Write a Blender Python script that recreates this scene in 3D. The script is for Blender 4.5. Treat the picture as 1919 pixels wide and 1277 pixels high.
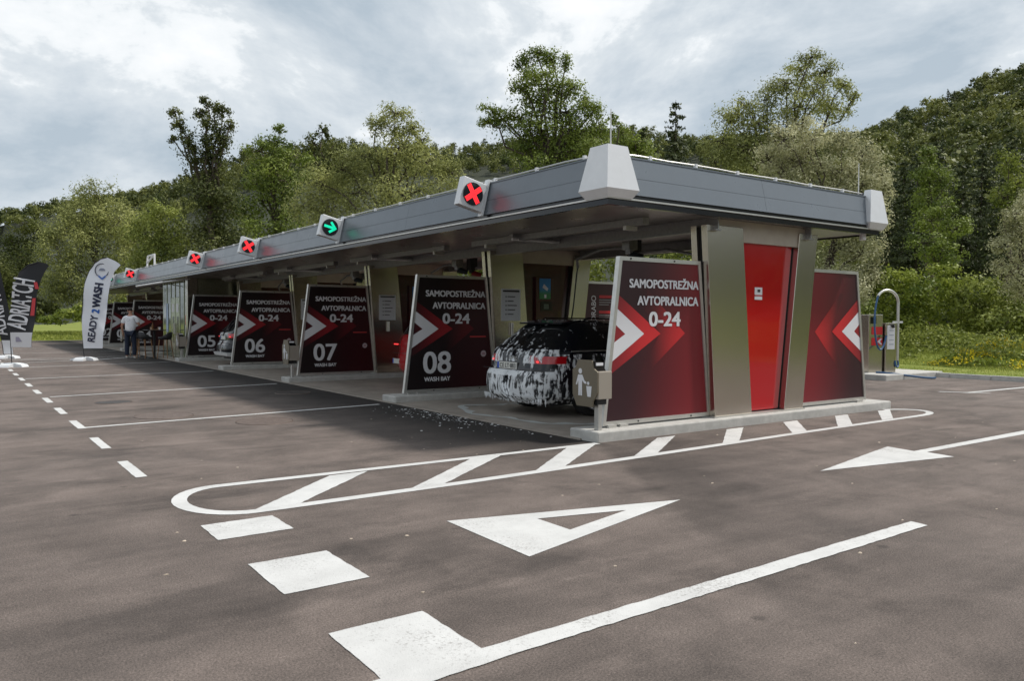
import bpy, bmesh, math, random
import numpy as np
from mathutils import Vector, Matrix
random.seed(7); RNG = np.random.default_rng(11)
for o in list(bpy.data.objects): bpy.data.objects.remove(o)
SC = bpy.context.scene; COL = SC.collection

# ------------------------------------------------------------------ camera
W, H, F = 1919.0, 1277.0, 1489.48
CAM = np.array([-6.40, -7.19, 1.5]); YAW, PITCH, ROLL = 0.9516, -0.0273, 0.0031
FW = np.array([math.cos(YAW)*math.cos(PITCH), math.sin(YAW)*math.cos(PITCH), math.sin(PITCH)])
_r = np.array([math.sin(YAW), -math.cos(YAW), 0.0]); _u = np.cross(_r, FW)
RT = _r*math.cos(ROLL)+_u*math.sin(ROLL); UP = -_r*math.sin(ROLL)+_u*math.cos(ROLL)
cam = bpy.data.objects.new('camera', bpy.data.cameras.new('camera')); COL.objects.link(cam)
cam.matrix_world = Matrix(((RT[0], UP[0], -FW[0], CAM[0]), (RT[1], UP[1], -FW[1], CAM[1]), (RT[2], UP[2], -FW[2], CAM[2]), (0, 0, 0, 1)))
cam.data.sensor_width = 36; cam.data.lens = F/W*36; cam.data.clip_end = 3000; cam.data.clip_start = 0.05
cam.data.dof.use_dof = True; cam.data.dof.focus_distance = 10.0; cam.data.dof.aperture_fstop = 5.0
SC.camera = cam
def ray(u, v): return FW+RT*(u-W/2)/F-UP*(v-H/2)/F          # pixel -> direction
def atz(u, v, z=0.0): d = ray(u, v); return CAM+d*(z-CAM[2])/d[2]   # where that direction meets the height z
def dep(u, v, d): return CAM+ray(u, v)*d                     # at a known distance

# ------------------------------------------------------------------ sky and sun
SUN_DIR = Vector((0.62, -0.27, 1.0)).normalized()
SUN_EL = math.asin(SUN_DIR.z); SUN_AZ = math.atan2(SUN_DIR.x, SUN_DIR.y)
world = bpy.data.worlds.new('World'); SC.world = world; world.use_nodes = True
nt = world.node_tree; nt.nodes.clear()
def N(nt, t, **kw):
    n = nt.nodes.new(t)
    for k, v in kw.items(): setattr(n, k, v)
    return n
out = N(nt, 'ShaderNodeOutputWorld'); bg = N(nt, 'ShaderNodeBackground')
sky = N(nt, 'ShaderNodeTexSky', sky_type='NISHITA', sun_disc=False); sky.sun_elevation = SUN_EL; sky.sun_rotation = SUN_AZ
skym = N(nt, 'ShaderNodeVectorMath', operation='SCALE'); skym.inputs['Scale'].default_value = 0.10
tc = N(nt, 'ShaderNodeTexCoord'); mp = N(nt, 'ShaderNodeMapping'); mp.inputs['Scale'].default_value = (1, 1, 1.9); mp.inputs['Location'].default_value = (3.1, 1.7, 0.35)
n1 = N(nt, 'ShaderNodeTexNoise'); n1.inputs['Scale'].default_value = 3.2; n1.inputs['Detail'].default_value = 9; n1.inputs['Roughness'].default_value = 0.60; n1.inputs['Distortion'].default_value = 0.25
n2 = N(nt, 'ShaderNodeTexNoise'); n2.inputs['Scale'].default_value = 1.3; n2.inputs['Detail'].default_value = 5
cr = N(nt, 'ShaderNodeValToRGB')
e = cr.color_ramp.elements; e[0].position = 0.39; e[0].color = (0.40, 0.47, 0.535, 1); e[1].position = 0.66; e[1].color = (0.87, 0.88, 0.89, 1)
m = e.new(0.485); m.color = (0.53, 0.585, 0.635, 1); m = e.new(0.545); m.color = (0.63, 0.675, 0.71, 1); m = e.new(0.575); m.color = (0.77, 0.80, 0.82, 1)
cov = N(nt, 'ShaderNodeMapRange'); cov.inputs[1].default_value = 0.36; cov.inputs[2].default_value = 0.46; cov.inputs[3].default_value = 0.72; cov.inputs[4].default_value = 0.97
mix = N(nt, 'ShaderNodeMix', data_type='RGBA')
L = nt.links.new
L(tc.outputs['Generated'], mp.inputs[0]); L(mp.outputs[0], n1.inputs['Vector']); L(mp.outputs[0], n2.inputs['Vector'])
L(n1.outputs[0], cr.inputs[0]); L(n2.outputs[0], cov.inputs[0]); L(sky.outputs[0], skym.inputs[0])
L(cov.outputs[0], mix.inputs[0]); L(skym.outputs[0], mix.inputs[6]); L(cr.outputs[0], mix.inputs[7])
L(mix.outputs[2], bg.inputs[0]); bg.inputs[1].default_value = 1.14; L(bg.outputs[0], out.inputs[0])
sl = bpy.data.lights.new('sun', 'SUN'); sl.energy = 3.6; sl.angle = math.radians(5); sl.color = (1, 0.95, 0.88)
sun = bpy.data.objects.new('sun', sl); COL.objects.link(sun); sun.rotation_euler = SUN_DIR.to_track_quat('Z', 'Y').to_euler()
vs = SC.view_settings; vs.view_transform = 'Standard'; vs.look = 'None'; vs.gamma = 1; vs.exposure = 0.08; vs.use_curve_mapping = False

# ------------------------------------------------------------------ materials
MATS = {}
def mat(name, col, rough=0.6, metal=0.0, var=0.0, vscale=6.0, bump=0.0, bscale=80.0, spec=0.5, emit=0.0, coat=0.0, stretch=None):
    if name in MATS: return MATS[name]
    m = bpy.data.materials.new(name); m.use_nodes = True; t = m.node_tree; b = t.nodes['Principled BSDF']
    b.inputs['Base Color'].default_value = (*col, 1); b.inputs['Roughness'].default_value = rough; b.inputs['Metallic'].default_value = metal
    b.inputs['Specular IOR Level'].default_value = spec; b.inputs['Coat Weight'].default_value = coat
    if emit: b.inputs['Emission Color'].default_value = (*col, 1); b.inputs['Emission Strength'].default_value = emit
    if var or bump:
        tc = N(t, 'ShaderNodeTexCoord'); mpn = N(t, 'ShaderNodeMapping')
        if stretch: mpn.inputs['Scale'].default_value = stretch
        t.links.new(tc.outputs['Object'], mpn.inputs[0])
    if var:
        nz = N(t, 'ShaderNodeTexNoise'); nz.inputs['Scale'].default_value = vscale; nz.inputs['Detail'].default_value = 6; nz.inputs['Roughness'].default_value = 0.65
        t.links.new(mpn.outputs[0], nz.inputs['Vector'])
        mr = N(t, 'ShaderNodeMapRange'); mr.inputs[1].default_value = 0.3; mr.inputs[2].default_value = 0.7; mr.inputs[3].default_value = 1-var; mr.inputs[4].default_value = 1+var*0.6
        t.links.new(nz.outputs[0], mr.inputs[0])
        vm = N(t, 'ShaderNodeVectorMath', operation='SCALE'); vm.inputs[0].default_value = col; t.links.new(mr.outputs[0], vm.inputs['Scale']); t.links.new(vm.outputs[0], b.inputs['Base Color'])
        rr = N(t, 'ShaderNodeMapRange'); rr.inputs[1].default_value = 0.3; rr.inputs[2].default_value = 0.7; rr.inputs[3].default_value = min(1, rough*1.15); rr.inputs[4].default_value = rough*0.88
        t.links.new(nz.outputs[0], rr.inputs[0]); t.links.new(rr.outputs[0], b.inputs['Roughness'])
    if bump:
        nb = N(t, 'ShaderNodeTexNoise'); nb.inputs['Scale'].default_value = bscale; nb.inputs['Detail'].default_value = 4
        t.links.new(mpn.outputs[0], nb.inputs['Vector'])
        bp = N(t, 'ShaderNodeBump'); bp.inputs['Strength'].default_value = bump; bp.inputs['Distance'].default_value = 0.01
        t.links.new(nb.outputs[0], bp.inputs['Height']); t.links.new(bp.outputs[0], b.inputs['Normal'])
    MATS[name] = m; return m
steel = mat('brushed_steel', (0.58, 0.535, 0.47), 0.21, 1.0, var=0.06, vscale=30, bump=0.03, bscale=120, stretch=(0.4, 0.4, 6))
alu = mat('aluminium_frame', (0.62, 0.61, 0.58), 0.38, 0.85, var=0.08, vscale=12)
galv = mat('galvanised_steel', (0.30, 0.30, 0.30), 0.45, 0.7, var=0.15, vscale=14)
white_metal = mat('white_painted_metal', (0.72, 0.72, 0.72), 0.35, 0.1, var=0.05, vscale=9)
fascia_m = mat('anthracite_fascia', (0.150, 0.172, 0.195), 0.30, 0.25, var=0.05, vscale=3)
silver_cap = mat('silver_cap', (0.68, 0.69, 0.70), 0.32, 0.3, var=0.04, vscale=8)
soffit_m = mat('soffit_sheet', (0.22, 0.20, 0.185), 0.30, 0.3, var=0.10, vscale=3)
black_m = mat('black_rubber', (0.012, 0.012, 0.013), 0.6)
blackgloss = mat('black_gloss', (0.01, 0.01, 0.012), 0.15)
concrete = mat('cast_concrete', (0.44, 0.43, 0.405), 0.85, var=0.16, vscale=7, bump=0.25, bscale=120)
slab_m = mat('slab_concrete', (0.32, 0.28, 0.24), 0.5, var=0.30, vscale=1.6, bump=0.2, bscale=180)
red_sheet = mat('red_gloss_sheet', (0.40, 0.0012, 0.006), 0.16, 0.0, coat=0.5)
red_sheet_shaded = mat('red_gloss_sheet_shaded', (0.045, 0.002, 0.004), 0.2, coat=0.3)  # copy of the red sheet with shade put into its colour
print_white = mat('print_white', (0.66, 0.66, 0.68), 0.5)
print_red = mat('print_red', (0.52, 0.018, 0.022), 0.45)
print_black = mat('print_black', (0.02, 0.02, 0.022), 0.5)
beige = mat('beige_housing', (0.40, 0.35, 0.29), 0.5, 0.2, var=0.08, vscale=5)
bin_m = mat('bin_brown_grey', (0.17, 0.145, 0.105), 0.45, 0.3, var=0.06)
bark = mat('bark', (0.075, 0.058, 0.042), 0.9, var=0.3, vscale=8, bump=0.5, bscale=20)
wood_m = mat('stool_wood', (0.28, 0.15, 0.07), 0.5, var=0.2)

def grad_mat(name, c0, c1, axis, a0, a1, rough=0.4):         # printed colour running from c0 to c1 across the sheet
    m = bpy.data.materials.new(name); m.use_nodes = True; t = m.node_tree; b = t.nodes['Principled BSDF']; b.inputs['Roughness'].default_value = rough
    tc = N(t, 'ShaderNodeTexCoord'); dot = N(t, 'ShaderNodeVectorMath', operation='DOT_PRODUCT'); dot.inputs[1].default_value = axis
    mr = N(t, 'ShaderNodeMapRange', interpolation_type='SMOOTHSTEP'); mr.inputs[1].default_value = a0; mr.inputs[2].default_value = a1
    mx = N(t, 'ShaderNodeMix', data_type='RGBA'); mx.inputs[6].default_value = (*c0, 1); mx.inputs[7].default_value = (*c1, 1)
    t.links.new(tc.outputs['Object'], dot.inputs[0]); t.links.new(dot.outputs['Value'], mr.inputs[0]); t.links.new(mr.outputs[0], mx.inputs[0]); t.links.new(mx.outputs[2], b.inputs['Base Color'])
    MATS[name] = m; return m
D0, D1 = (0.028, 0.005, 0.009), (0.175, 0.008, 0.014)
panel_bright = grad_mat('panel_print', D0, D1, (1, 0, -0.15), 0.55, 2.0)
panel_shaded = grad_mat('panel_print_shaded', (0.008, 0.003, 0.004), (0.045, 0.003, 0.006), (1, 0, -0.1), 0.7, 2.1)  # same panel print, darkened to hold the canopy's shade
panel_back = grad_mat('panel_print_back', D1, D0, (1, 0, -0.1), 4.4, 5.9)
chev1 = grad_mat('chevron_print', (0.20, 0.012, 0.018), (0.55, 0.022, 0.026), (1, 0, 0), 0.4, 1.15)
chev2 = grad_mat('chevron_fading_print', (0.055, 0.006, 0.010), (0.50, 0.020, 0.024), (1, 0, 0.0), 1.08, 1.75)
chev1_shaded = grad_mat('chevron_print_shaded', (0.035, 0.005, 0.008), (0.28, 0.012, 0.018), (1, 0, 0), 0.4, 1.25)  # chevron reds dimmed likewise, shade put into the print colour
chev2_shaded = grad_mat('chevron_fading_print_shaded', (0.009, 0.003, 0.004), (0.13, 0.007, 0.011), (1, 0, 0), 1.08, 1.8)
chev1b = grad_mat('chevron_print_back', (0.55, 0.022, 0.026), (0.22, 0.012, 0.018), (1, 0, 0), 5.35, 6.1)
chev2b = grad_mat('chevron_fading_print_back', (0.50, 0.020, 0.024), (0.06, 0.006, 0.010), (1, 0, 0), 4.78, 5.45)

def asphalt_mat():
    m = bpy.data.materials.new('asphalt'); m.use_nodes = True; t = m.node_tree; b = t.nodes['Principled BSDF']; l = t.links.new
    tc = N(t, 'ShaderNodeTexCoord')
    def noise(scale, det=5, rough=0.6, vec=None, dist=0):
        n = N(t, 'ShaderNodeTexNoise'); n.inputs['Scale'].default_value = scale; n.inputs['Detail'].default_value = det; n.inputs['Roughness'].default_value = rough; n.inputs['Distortion'].default_value = dist
        l(vec or tc.outputs['Object'], n.inputs['Vector']); return n.outputs[0]
    def mr(v, a, b_, c, d):
        n = N(t, 'ShaderNodeMapRange'); l(v, n.inputs[0])
        for i, q in enumerate((a, b_, c, d)): n.inputs[i+1].default_value = q
        return n.outputs[0]
    def mul(a, b_):
        n = N(t, 'ShaderNodeMath', operation='MULTIPLY'); l(a, n.inputs[0]); l(b_, n.inputs[1]); return n.outputs[0]
    big = mr(noise(0.30, 8, 0.68, dist=0.6), 0.32, 0.68, 0.86, 1.10)
    mid = mr(noise(1.1, 6, 0.7, dist=0.3), 0.34, 0.66, 0.66, 1.20)
    # roller and tyre streaks along the driving lane
    mpn = N(t, 'ShaderNodeMapping'); mpn.inputs['Rotation'].default_value = (0, 0, 0.12); mpn.inputs['Scale'].default_value = (0.30, 3.2, 1); l(tc.outputs['Object'], mpn.inputs[0])
    stk = mr(noise(1.0, 4, 0.6, mpn.outputs[0]), 0.35, 0.7, 0.84, 1.13)
    fine = mr(noise(95, 3, 0.8), 0.25, 0.75, 0.25, 1.75)
    vor = N(t, 'ShaderNodeTexVoronoi'); vor.inputs['Scale'].default_value = 140; l(tc.outputs['Object'], vor.inputs['Vector'])
    st = mr(vor.outputs['Color'], 0.0, 1.0, 0.82, 1.2)
    # a darker, newer strip of paving that leaves the island corner towards the lane
    sx = N(t, 'ShaderNodeSeparateXYZ'); l(tc.outputs['Object'], sx.inputs[0])
    wob = N(t, 'ShaderNodeMath', operation='MULTIPLY_ADD'); l(noise(1.4, 4), wob.inputs[0]); wob.inputs[1].default_value = 0.30; wob.inputs[2].default_value = -0.15
    dd = N(t, 'ShaderNodeVectorMath', operation='DOT_PRODUCT'); l(tc.outputs['Object'], dd.inputs[0]); dd.inputs[1].default_value = (0.857, -0.515, 0)
    da = N(t, 'ShaderNodeMath', operation='ADD'); l(dd.outputs['Value'], da.inputs[0]); l(wob.outputs[0], da.inputs[1])
    s1 = mr(da.outputs[0], -0.10, 0.06, 0, 1); s2 = mr(da.outputs[0], 0.5, 2.4, 1, 0); s3 = mr(sx.outputs['Y'], -6.0, -1.5, 0.15, 1); s4 = mr(sx.outputs['Y'], -0.05, 0.0, 1, 0)
    strip = mr(mul(mul(s1, s2), mul(s3, s4)), 0, 1, 1.0, 0.60)
    # canopy shadow painted into the asphalt, together with dark damp paving by the slab
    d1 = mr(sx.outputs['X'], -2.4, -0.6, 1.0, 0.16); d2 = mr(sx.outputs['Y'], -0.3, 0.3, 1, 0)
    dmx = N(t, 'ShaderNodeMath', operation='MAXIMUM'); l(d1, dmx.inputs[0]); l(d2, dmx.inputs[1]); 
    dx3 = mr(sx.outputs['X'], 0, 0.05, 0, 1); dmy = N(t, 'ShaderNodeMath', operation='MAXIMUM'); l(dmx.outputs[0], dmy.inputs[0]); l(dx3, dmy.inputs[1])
    mst = N(t, 'ShaderNodeMapping'); mst.inputs['Rotation'].default_value = (0, 0, -0.25); mst.inputs['Scale'].default_value = (0.55, 1.25, 1); l(tc.outputs['Object'], mst.inputs[0])
    stain = mr(noise(0.9, 7, 0.62, mst.outputs[0], 0.5), 0.555, 0.64, 1.0, 0.72); dust = mr(noise(1.7, 8, 0.75, mst.outputs[0]), 0.58, 0.66, 1.0, 1.22)
    big = mul(big, mul(stain, dust))
    v2 = N(t, 'ShaderNodeTexVoronoi'); v2.inputs['Scale'].default_value = 1.5; l(tc.outputs['Object'], v2.inputs['Vector'])
    drip = mr(v2.outputs['Distance'], 0.035, 0.075, 0.62, 1.0); v3 = N(t, 'ShaderNodeTexVoronoi'); v3.inputs['Scale'].default_value = 9; l(tc.outputs['Object'], v3.inputs['Vector'])
    speck = mr(v3.outputs['Distance'], 0.03, 0.06, 1.5, 1.0); big = mul(big, mul(drip, speck))
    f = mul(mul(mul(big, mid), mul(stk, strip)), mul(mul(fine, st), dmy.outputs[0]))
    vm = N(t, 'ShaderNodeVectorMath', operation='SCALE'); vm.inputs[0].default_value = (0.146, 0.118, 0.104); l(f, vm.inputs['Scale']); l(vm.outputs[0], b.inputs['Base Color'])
    l(mr(noise(0.5, 4), 0.3, 0.7, 0.72, 0.88), b.inputs['Roughness']); b.inputs['Specular IOR Level'].default_value = 0.35
    bp = N(t, 'ShaderNodeBump'); bp.inputs['Strength'].default_value = 0.55; bp.inputs['Distance'].default_value = 0.006
    l(fine, bp.inputs['Height']); l(bp.outputs[0], b.inputs['Normal'])
    return m
asphalt_m = asphalt_mat()
def paint_mat():
    m = mat('road_paint', (0.56, 0.56, 0.55), 0.6, var=0.16, vscale=2.4, bump=0.3, bscale=140); t = m.node_tree; b = t.nodes['Principled BSDF']; l = t.links.new
    src = b.inputs['Base Color'].links[0].from_socket; tc = N(t, 'ShaderNodeTexCoord')
    n = N(t, 'ShaderNodeTexNoise'); n.inputs['Scale'].default_value = 60; n.inputs['Detail'].default_value = 6; n.inputs['Roughness'].default_value = 0.75; l(tc.outputs['Object'], n.inputs['Vector'])
    n2 = N(t, 'ShaderNodeTexNoise'); n2.inputs['Scale'].default_value = 1.6; n2.inputs['Detail'].default_value = 5; l(tc.outputs['Object'], n2.inputs['Vector'])
    ad = N(t, 'ShaderNodeMath', operation='MULTIPLY_ADD'); l(n2.outputs[0], ad.inputs[0]); ad.inputs[1].default_value = 0.45; l(n.outputs[0], ad.inputs[2])
    mr = N(t, 'ShaderNodeMapRange'); l(ad.outputs[0], mr.inputs[0]); mr.inputs[1].default_value = 0.80; mr.inputs[2].default_value = 0.95; mr.inputs[3].default_value = 0.0; mr.inputs[4].default_value = 0.75
    mx = N(t, 'ShaderNodeMix', data_type='RGBA'); l(mr.outputs[0], mx.inputs[0]); l(src, mx.inputs[6]); mx.inputs[7].default_value = (0.13, 0.11, 0.10, 1); l(mx.outputs[2], b.inputs['Base Color']); return m
paint = paint_mat()
def ground_mat():
    m = bpy.data.materials.new('meadow_ground'); m.use_nodes = True; t = m.node_tree; b = t.nodes['Principled BSDF']; b.inputs['Roughness'].default_value = 0.95; b.inputs['Specular IOR Level'].default_value = 0.1
    tc = N(t, 'ShaderNodeTexCoord'); n = N(t, 'ShaderNodeTexNoise'); n.inputs['Scale'].default_value = 0.5; n.inputs['Detail'].default_value = 10; n.inputs['Roughness'].default_value = 0.7
    cr = N(t, 'ShaderNodeValToRGB'); e = cr.color_ramp.elements; e[0].position = 0.32; e[0].color = (0.11, 0.155, 0.026, 1); e[1].position = 0.7; e[1].color = (0.26, 0.27, 0.075, 1)
    t.links.new(tc.outputs['Object'], n.inputs['Vector']); t.links.new(n.outputs[0], cr.inputs[0]); t.links.new(cr.outputs[0], b.inputs['Base Color']); return m
def leaf_mat(name, dark, light, trans=0.3):
    m = bpy.data.materials.new(name); m.use_nodes = True; t = m.node_tree; b = t.nodes['Principled BSDF']; b.inputs['Roughness'].default_value = 0.55; b.inputs['Specular IOR Level'].default_value = 0.25
    at = N(t, 'ShaderNodeAttribute'); at.attribute_name = 'tone'
    mx = N(t, 'ShaderNodeMix', data_type='RGBA'); mx.inputs[6].default_value = (*dark, 1); mx.inputs[7].default_value = (*light, 1)
    tr = N(t, 'ShaderNodeBsdfTranslucent'); ms = N(t, 'ShaderNodeMixShader'); ms.inputs[0].default_value = trans
    l = t.links.new; l(at.outputs['Fac'], mx.inputs[0]); l(mx.outputs[2], b.inputs['Base Color']); l(mx.outputs[2], tr.inputs[0])
    l(b.outputs[0], ms.inputs[1]); l(tr.outputs[0], ms.inputs[2]); l(ms.outputs[0], t.nodes['Material Output'].inputs[0]); return m
lf_willow = leaf_mat('willow_leaves', (0.135, 0.155, 0.048), (0.45, 0.465, 0.16))
lf_silver = leaf_mat('silver_willow_leaves', (0.20, 0.205, 0.088), (0.68, 0.66, 0.42))
lf_green = leaf_mat('green_leaves', (0.07, 0.105, 0.018), (0.27, 0.33, 0.062))
lf_dark = leaf_mat('dark_leaves', (0.040, 0.056, 0.014), (0.155, 0.170, 0.044))
lf_bright = leaf_mat('bright_leaves', (0.085, 0.125, 0.018), (0.32, 0.37, 0.060))
lf_pine = leaf_mat('needle_leaves', (0.028, 0.040, 0.018), (0.11, 0.130, 0.048), 0.15)
lf_mid = leaf_mat('olive_leaves', (0.09, 0.118, 0.022), (0.33, 0.37, 0.080))
lf_forest = leaf_mat('forest_leaves', (0.036, 0.056, 0.016), (0.225, 0.240, 0.062))
lf_grass = leaf_mat('grass_blades', (0.16, 0.21, 0.032), (0.42, 0.44, 0.11))
lf_yellow = leaf_mat('yellow_petals', (0.55, 0.42, 0.02), (0.75, 0.62, 0.03))

# ------------------------------------------------------------------ helpers
class MB:
    def __init__(s): s.v = []; s.f = []
    def poly(s, pts): n = len(s.v); s.v += [tuple(map(float, p)) for p in pts]; s.f.append(tuple(range(n, n+len(pts)))); return s
    def hexa(s, a, b):                                          # two loops with equal counts joined
        n = len(s.v); k = len(a); s.v += [tuple(map(float, p)) for p in list(a)+list(b)]
        s.f.append(tuple(range(n+k-1, n-1, -1))); s.f.append(tuple(range(n+k, n+2*k)))
        for i in range(k): j = (i+1) % k; s.f.append((n+i, n+j, n+k+j, n+k+i))
        return s
    def box(s, x0, x1, y0, y1, z0, z1):
        return s.hexa([(x0, y0, z0), (x1, y0, z0), (x1, y1, z0), (x0, y1, z0)], [(x0, y0, z1), (x1, y0, z1), (x1, y1, z1), (x0, y1, z1)])
    def prism_y(s, xz, y0, y1):                                 # polygon in XZ pulled along Y (counter-clockwise seen from -Y)
        return s.hexa([(x, y1, z) for x, z in xz][::-1], [(x, y0, z) for x, z in xz][::-1])
    def prism_x(s, yz, x0, x1): return s.hexa([(x0, y, z) for y, z in yz], [(x1, y, z) for y, z in yz])
    def prism_z(s, xy, z0, z1): return s.hexa([(x, y, z0) for x, y in xy], [(x, y, z1) for x, y in xy])
    def tube(s, pts, r, k=8, cap=True):
        pts = [Vector(p) for p in pts]; rs = r if isinstance(r, (list, tuple)) else [r]*len(pts); n0 = len(s.v)
        up = None
        for i, p in enumerate(pts):
            d = (pts[min(i+1, len(pts)-1)]-pts[max(i-1, 0)]).normalized()
            if up is None: up = Vector((0, 0, 1)) if abs(d.z) < 0.9 else Vector((1, 0, 0))
            a = d.cross(up).normalized(); b = a.cross(d).normalized(); up = b
            for j in range(k):
                t = 2*math.pi*j/k; q = p+(a*math.cos(t)+b*math.sin(t))*rs[i]; s.v.append(tuple(q))
        for i in range(len(pts)-1):
            for j in range(k):
                a0 = n0+i*k+j; a1 = n0+i*k+(j+1) % k; s.f.append((a0, a1, a1+k, a0+k))
        if cap: s.f.append(tuple(n0+j for j in range(k))[::-1]); s.f.append(tuple(n0+(len(pts)-1)*k+j for j in range(k)))
        return s
    def disc(s, c, r, n=24, ax='y'):
        P = []
        for j in range(n):
            t = 2*math.pi*j/n; a, b = r*math.cos(t), r*math.sin(t)
            P.append({'y': (c[0]+a, c[1], c[2]+b), 'x': (c[0], c[1]-a, c[2]+b), 'z': (c[0]+a, c[1]+b, c[2])}[ax])
        return s.poly(P)
    def mesh(s, name):
        m = bpy.data.meshes.new(name); m.from_pydata(s.v, [], s.f); m.update(); return m
CACHE = {}
def add(name, geo, material, parent=None, key=None, loc=None, bevel=0.0, smooth=False):
    if key and key in CACHE: me = CACHE[key]
    else:
        me = geo.mesh(name) if isinstance(geo, MB) else geo
        me.materials.clear(); me.materials.append(material)
        if bevel:
            bm = bmesh.new(); bm.from_mesh(me); bmesh.ops.recalc_face_normals(bm, faces=bm.faces)
            es = [e_ for e_ in bm.edges if len(e_.link_faces) == 2 and e_.calc_face_angle(0) > 0.5]
            bmesh.ops.bevel(bm, geom=es, offset=bevel, segments=2, affect='EDGES', profile=0.5); bm.to_mesh(me); bm.free()
        else:
            bm = bmesh.new(); bm.from_mesh(me); bmesh.ops.recalc_face_normals(bm, faces=bm.faces); bm.to_mesh(me); bm.free()
        if smooth: me.polygons.foreach_set('use_smooth', [True]*len(me.polygons))
        if key: CACHE[key] = me
    o = bpy.data.objects.new(name, me); COL.objects.link(o)
    if parent: o.parent = parent
    if loc is not None: o.location = loc
    return o
def thing(name, label, cat, loc=(0, 0, 0), rotz=0.0, group=None):
    o = bpy.data.objects.new(name, None); COL.objects.link(o); o.location = loc; o.rotation_euler = (0, 0, rotz); o.empty_display_size = 0.2
    return tag(o, label, cat, group)
def tag(o, label, cat, group=None, kind=None):
    if label: o['label'] = label
    if cat: o['category'] = cat
    if group: o['group'] = group
    if kind: o['kind'] = kind
    return o
def struct(o, kind='structure', label=None):
    o['kind'] = kind
    if label: o['label'] = label
    return o
def mesh_np(name, V, Q, tone=None):                              # fast mesh from arrays; Q (n,3) or (n,4)
    me = bpy.data.meshes.new(name); k = Q.shape[1]; n = len(Q)
    me.vertices.add(len(V)); me.vertices.foreach_set('co', np.ascontiguousarray(V, dtype=np.float32).ravel())
    me.loops.add(n*k); me.loops.foreach_set('vertex_index', np.ascontiguousarray(Q, dtype=np.int32).ravel())
    me.polygons.add(n); me.polygons.foreach_set('loop_start', np.arange(0, n*k, k, dtype=np.int32))
    try: me.polygons.foreach_set('loop_total', np.full(n, k, dtype=np.int32))
    except Exception: pass
    me.update(calc_edges=True)
    if tone is not None:
        a = me.attributes.new('tone', 'FLOAT', 'FACE'); a.data.foreach_set('value', np.ascontiguousarray(tone, dtype=np.float32))
    return me
def link_np(name, me, material, parent=None):
    me.materials.append(material); o = bpy.data.objects.new(name, me); COL.objects.link(o)
    if parent: o.parent = parent
    return o
def text_verts(s, bold=0.0, spacing=1.0):
    cu = bpy.data.curves.new('t', 'FONT'); cu.body = s; cu.size = 1; cu.offset = bold; cu.space_character = spacing; cu.resolution_u = 4; cu.fill_mode = 'FRONT'
    o = bpy.data.objects.new('t', cu); me = bpy.data.meshes.new_from_object(o)
    v = np.zeros(len(me.vertices)*3); me.vertices.foreach_get('co', v); v = v.reshape(-1, 3)[:, :2]
    f = [tuple(p.vertices) for p in me.polygons]; bpy.data.objects.remove(o); bpy.data.curves.remove(cu); bpy.data.meshes.remove(me)
    return v, f
def text_box(s, x0, x1, z0, z1, bold=0.0, spacing=1.0, cap=None):
    """letters scaled into a box; cap = reference string whose height sets the scale (so accents may rise above)"""
    v, f = text_verts(s, 0.0, spacing); r = text_verts(cap, 0.0)[0] if cap else v
    lo = v.min(0); hi = v.max(0); rl, rh = r[:, 1].min(), r[:, 1].max(); hgt = z1-z0; k = bold*hgt*1.6
    base = np.stack([x0+k+(v[:, 0]-lo[0])/(hi[0]-lo[0])*(x1-x0-2*k), z0+(v[:, 1]-rl)/(rh-rl)*hgt, 0*v[:, 0]], 1); V = []; F_ = []
    for q, (dx, dz) in enumerate([(0, 0)]+([(-k, k*0.5), (k, -k*0.5), (-k, -k*0.5), (k, k*0.5)] if bold else [])):   # heavier strokes from shifted outlines, each a hair behind
        F_ += [tuple(i_+len(V)*len(v) for i_ in p) for p in f]; V.append(base+np.array([dx, dz, q*0.00025]))
    return np.concatenate(V), F_
def text_xz(name, s, x0, x1, z0, z1, y, material, parent, bold=0.02, spacing=1.0, cap=None, key=None):
    b = MB()
    if not (key and key in CACHE):
        v, f = text_box(s, x0, x1, z0, z1, bold, spacing, cap); b.v = [(float(p[0]), y+float(p[2]), float(p[1])) for p in v]; b.f = f
    return add(name, b, material, parent, key=key)

# ------------------------------------------------------------------ noise for modelling
def _h(i, j, k): 
    n = (i*374761393+j*668265263+k*2147483647*7) & 0xffffffff; n = ((n ^ (n >> 13))*1274126177) & 0xffffffff; return ((n ^ (n >> 16)) & 0xffff)/65535.0
def vnoise(P):
    P = np.asarray(P, float); I = np.floor(P).astype(np.int64); f = P-I; f = f*f*(3-2*f); r = 0
    for a in (0, 1):
        for b in (0, 1):
            for c in (0, 1):
                w = (f[:, 0] if a else 1-f[:, 0])*(f[:, 1] if b else 1-f[:, 1])*(f[:, 2] if c else 1-f[:, 2]); r = r+w*_h(I[:, 0]+a+1000, I[:, 1]+b+1000, I[:, 2]+c+1000)
    return r
def fbm(P, o=4):
    r = 0; a = 0.5
    for i in range(o): r = r+a*vnoise(P); P = P*2.03+17.3; a *= 0.5
    return r/(1-0.5**o)

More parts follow.
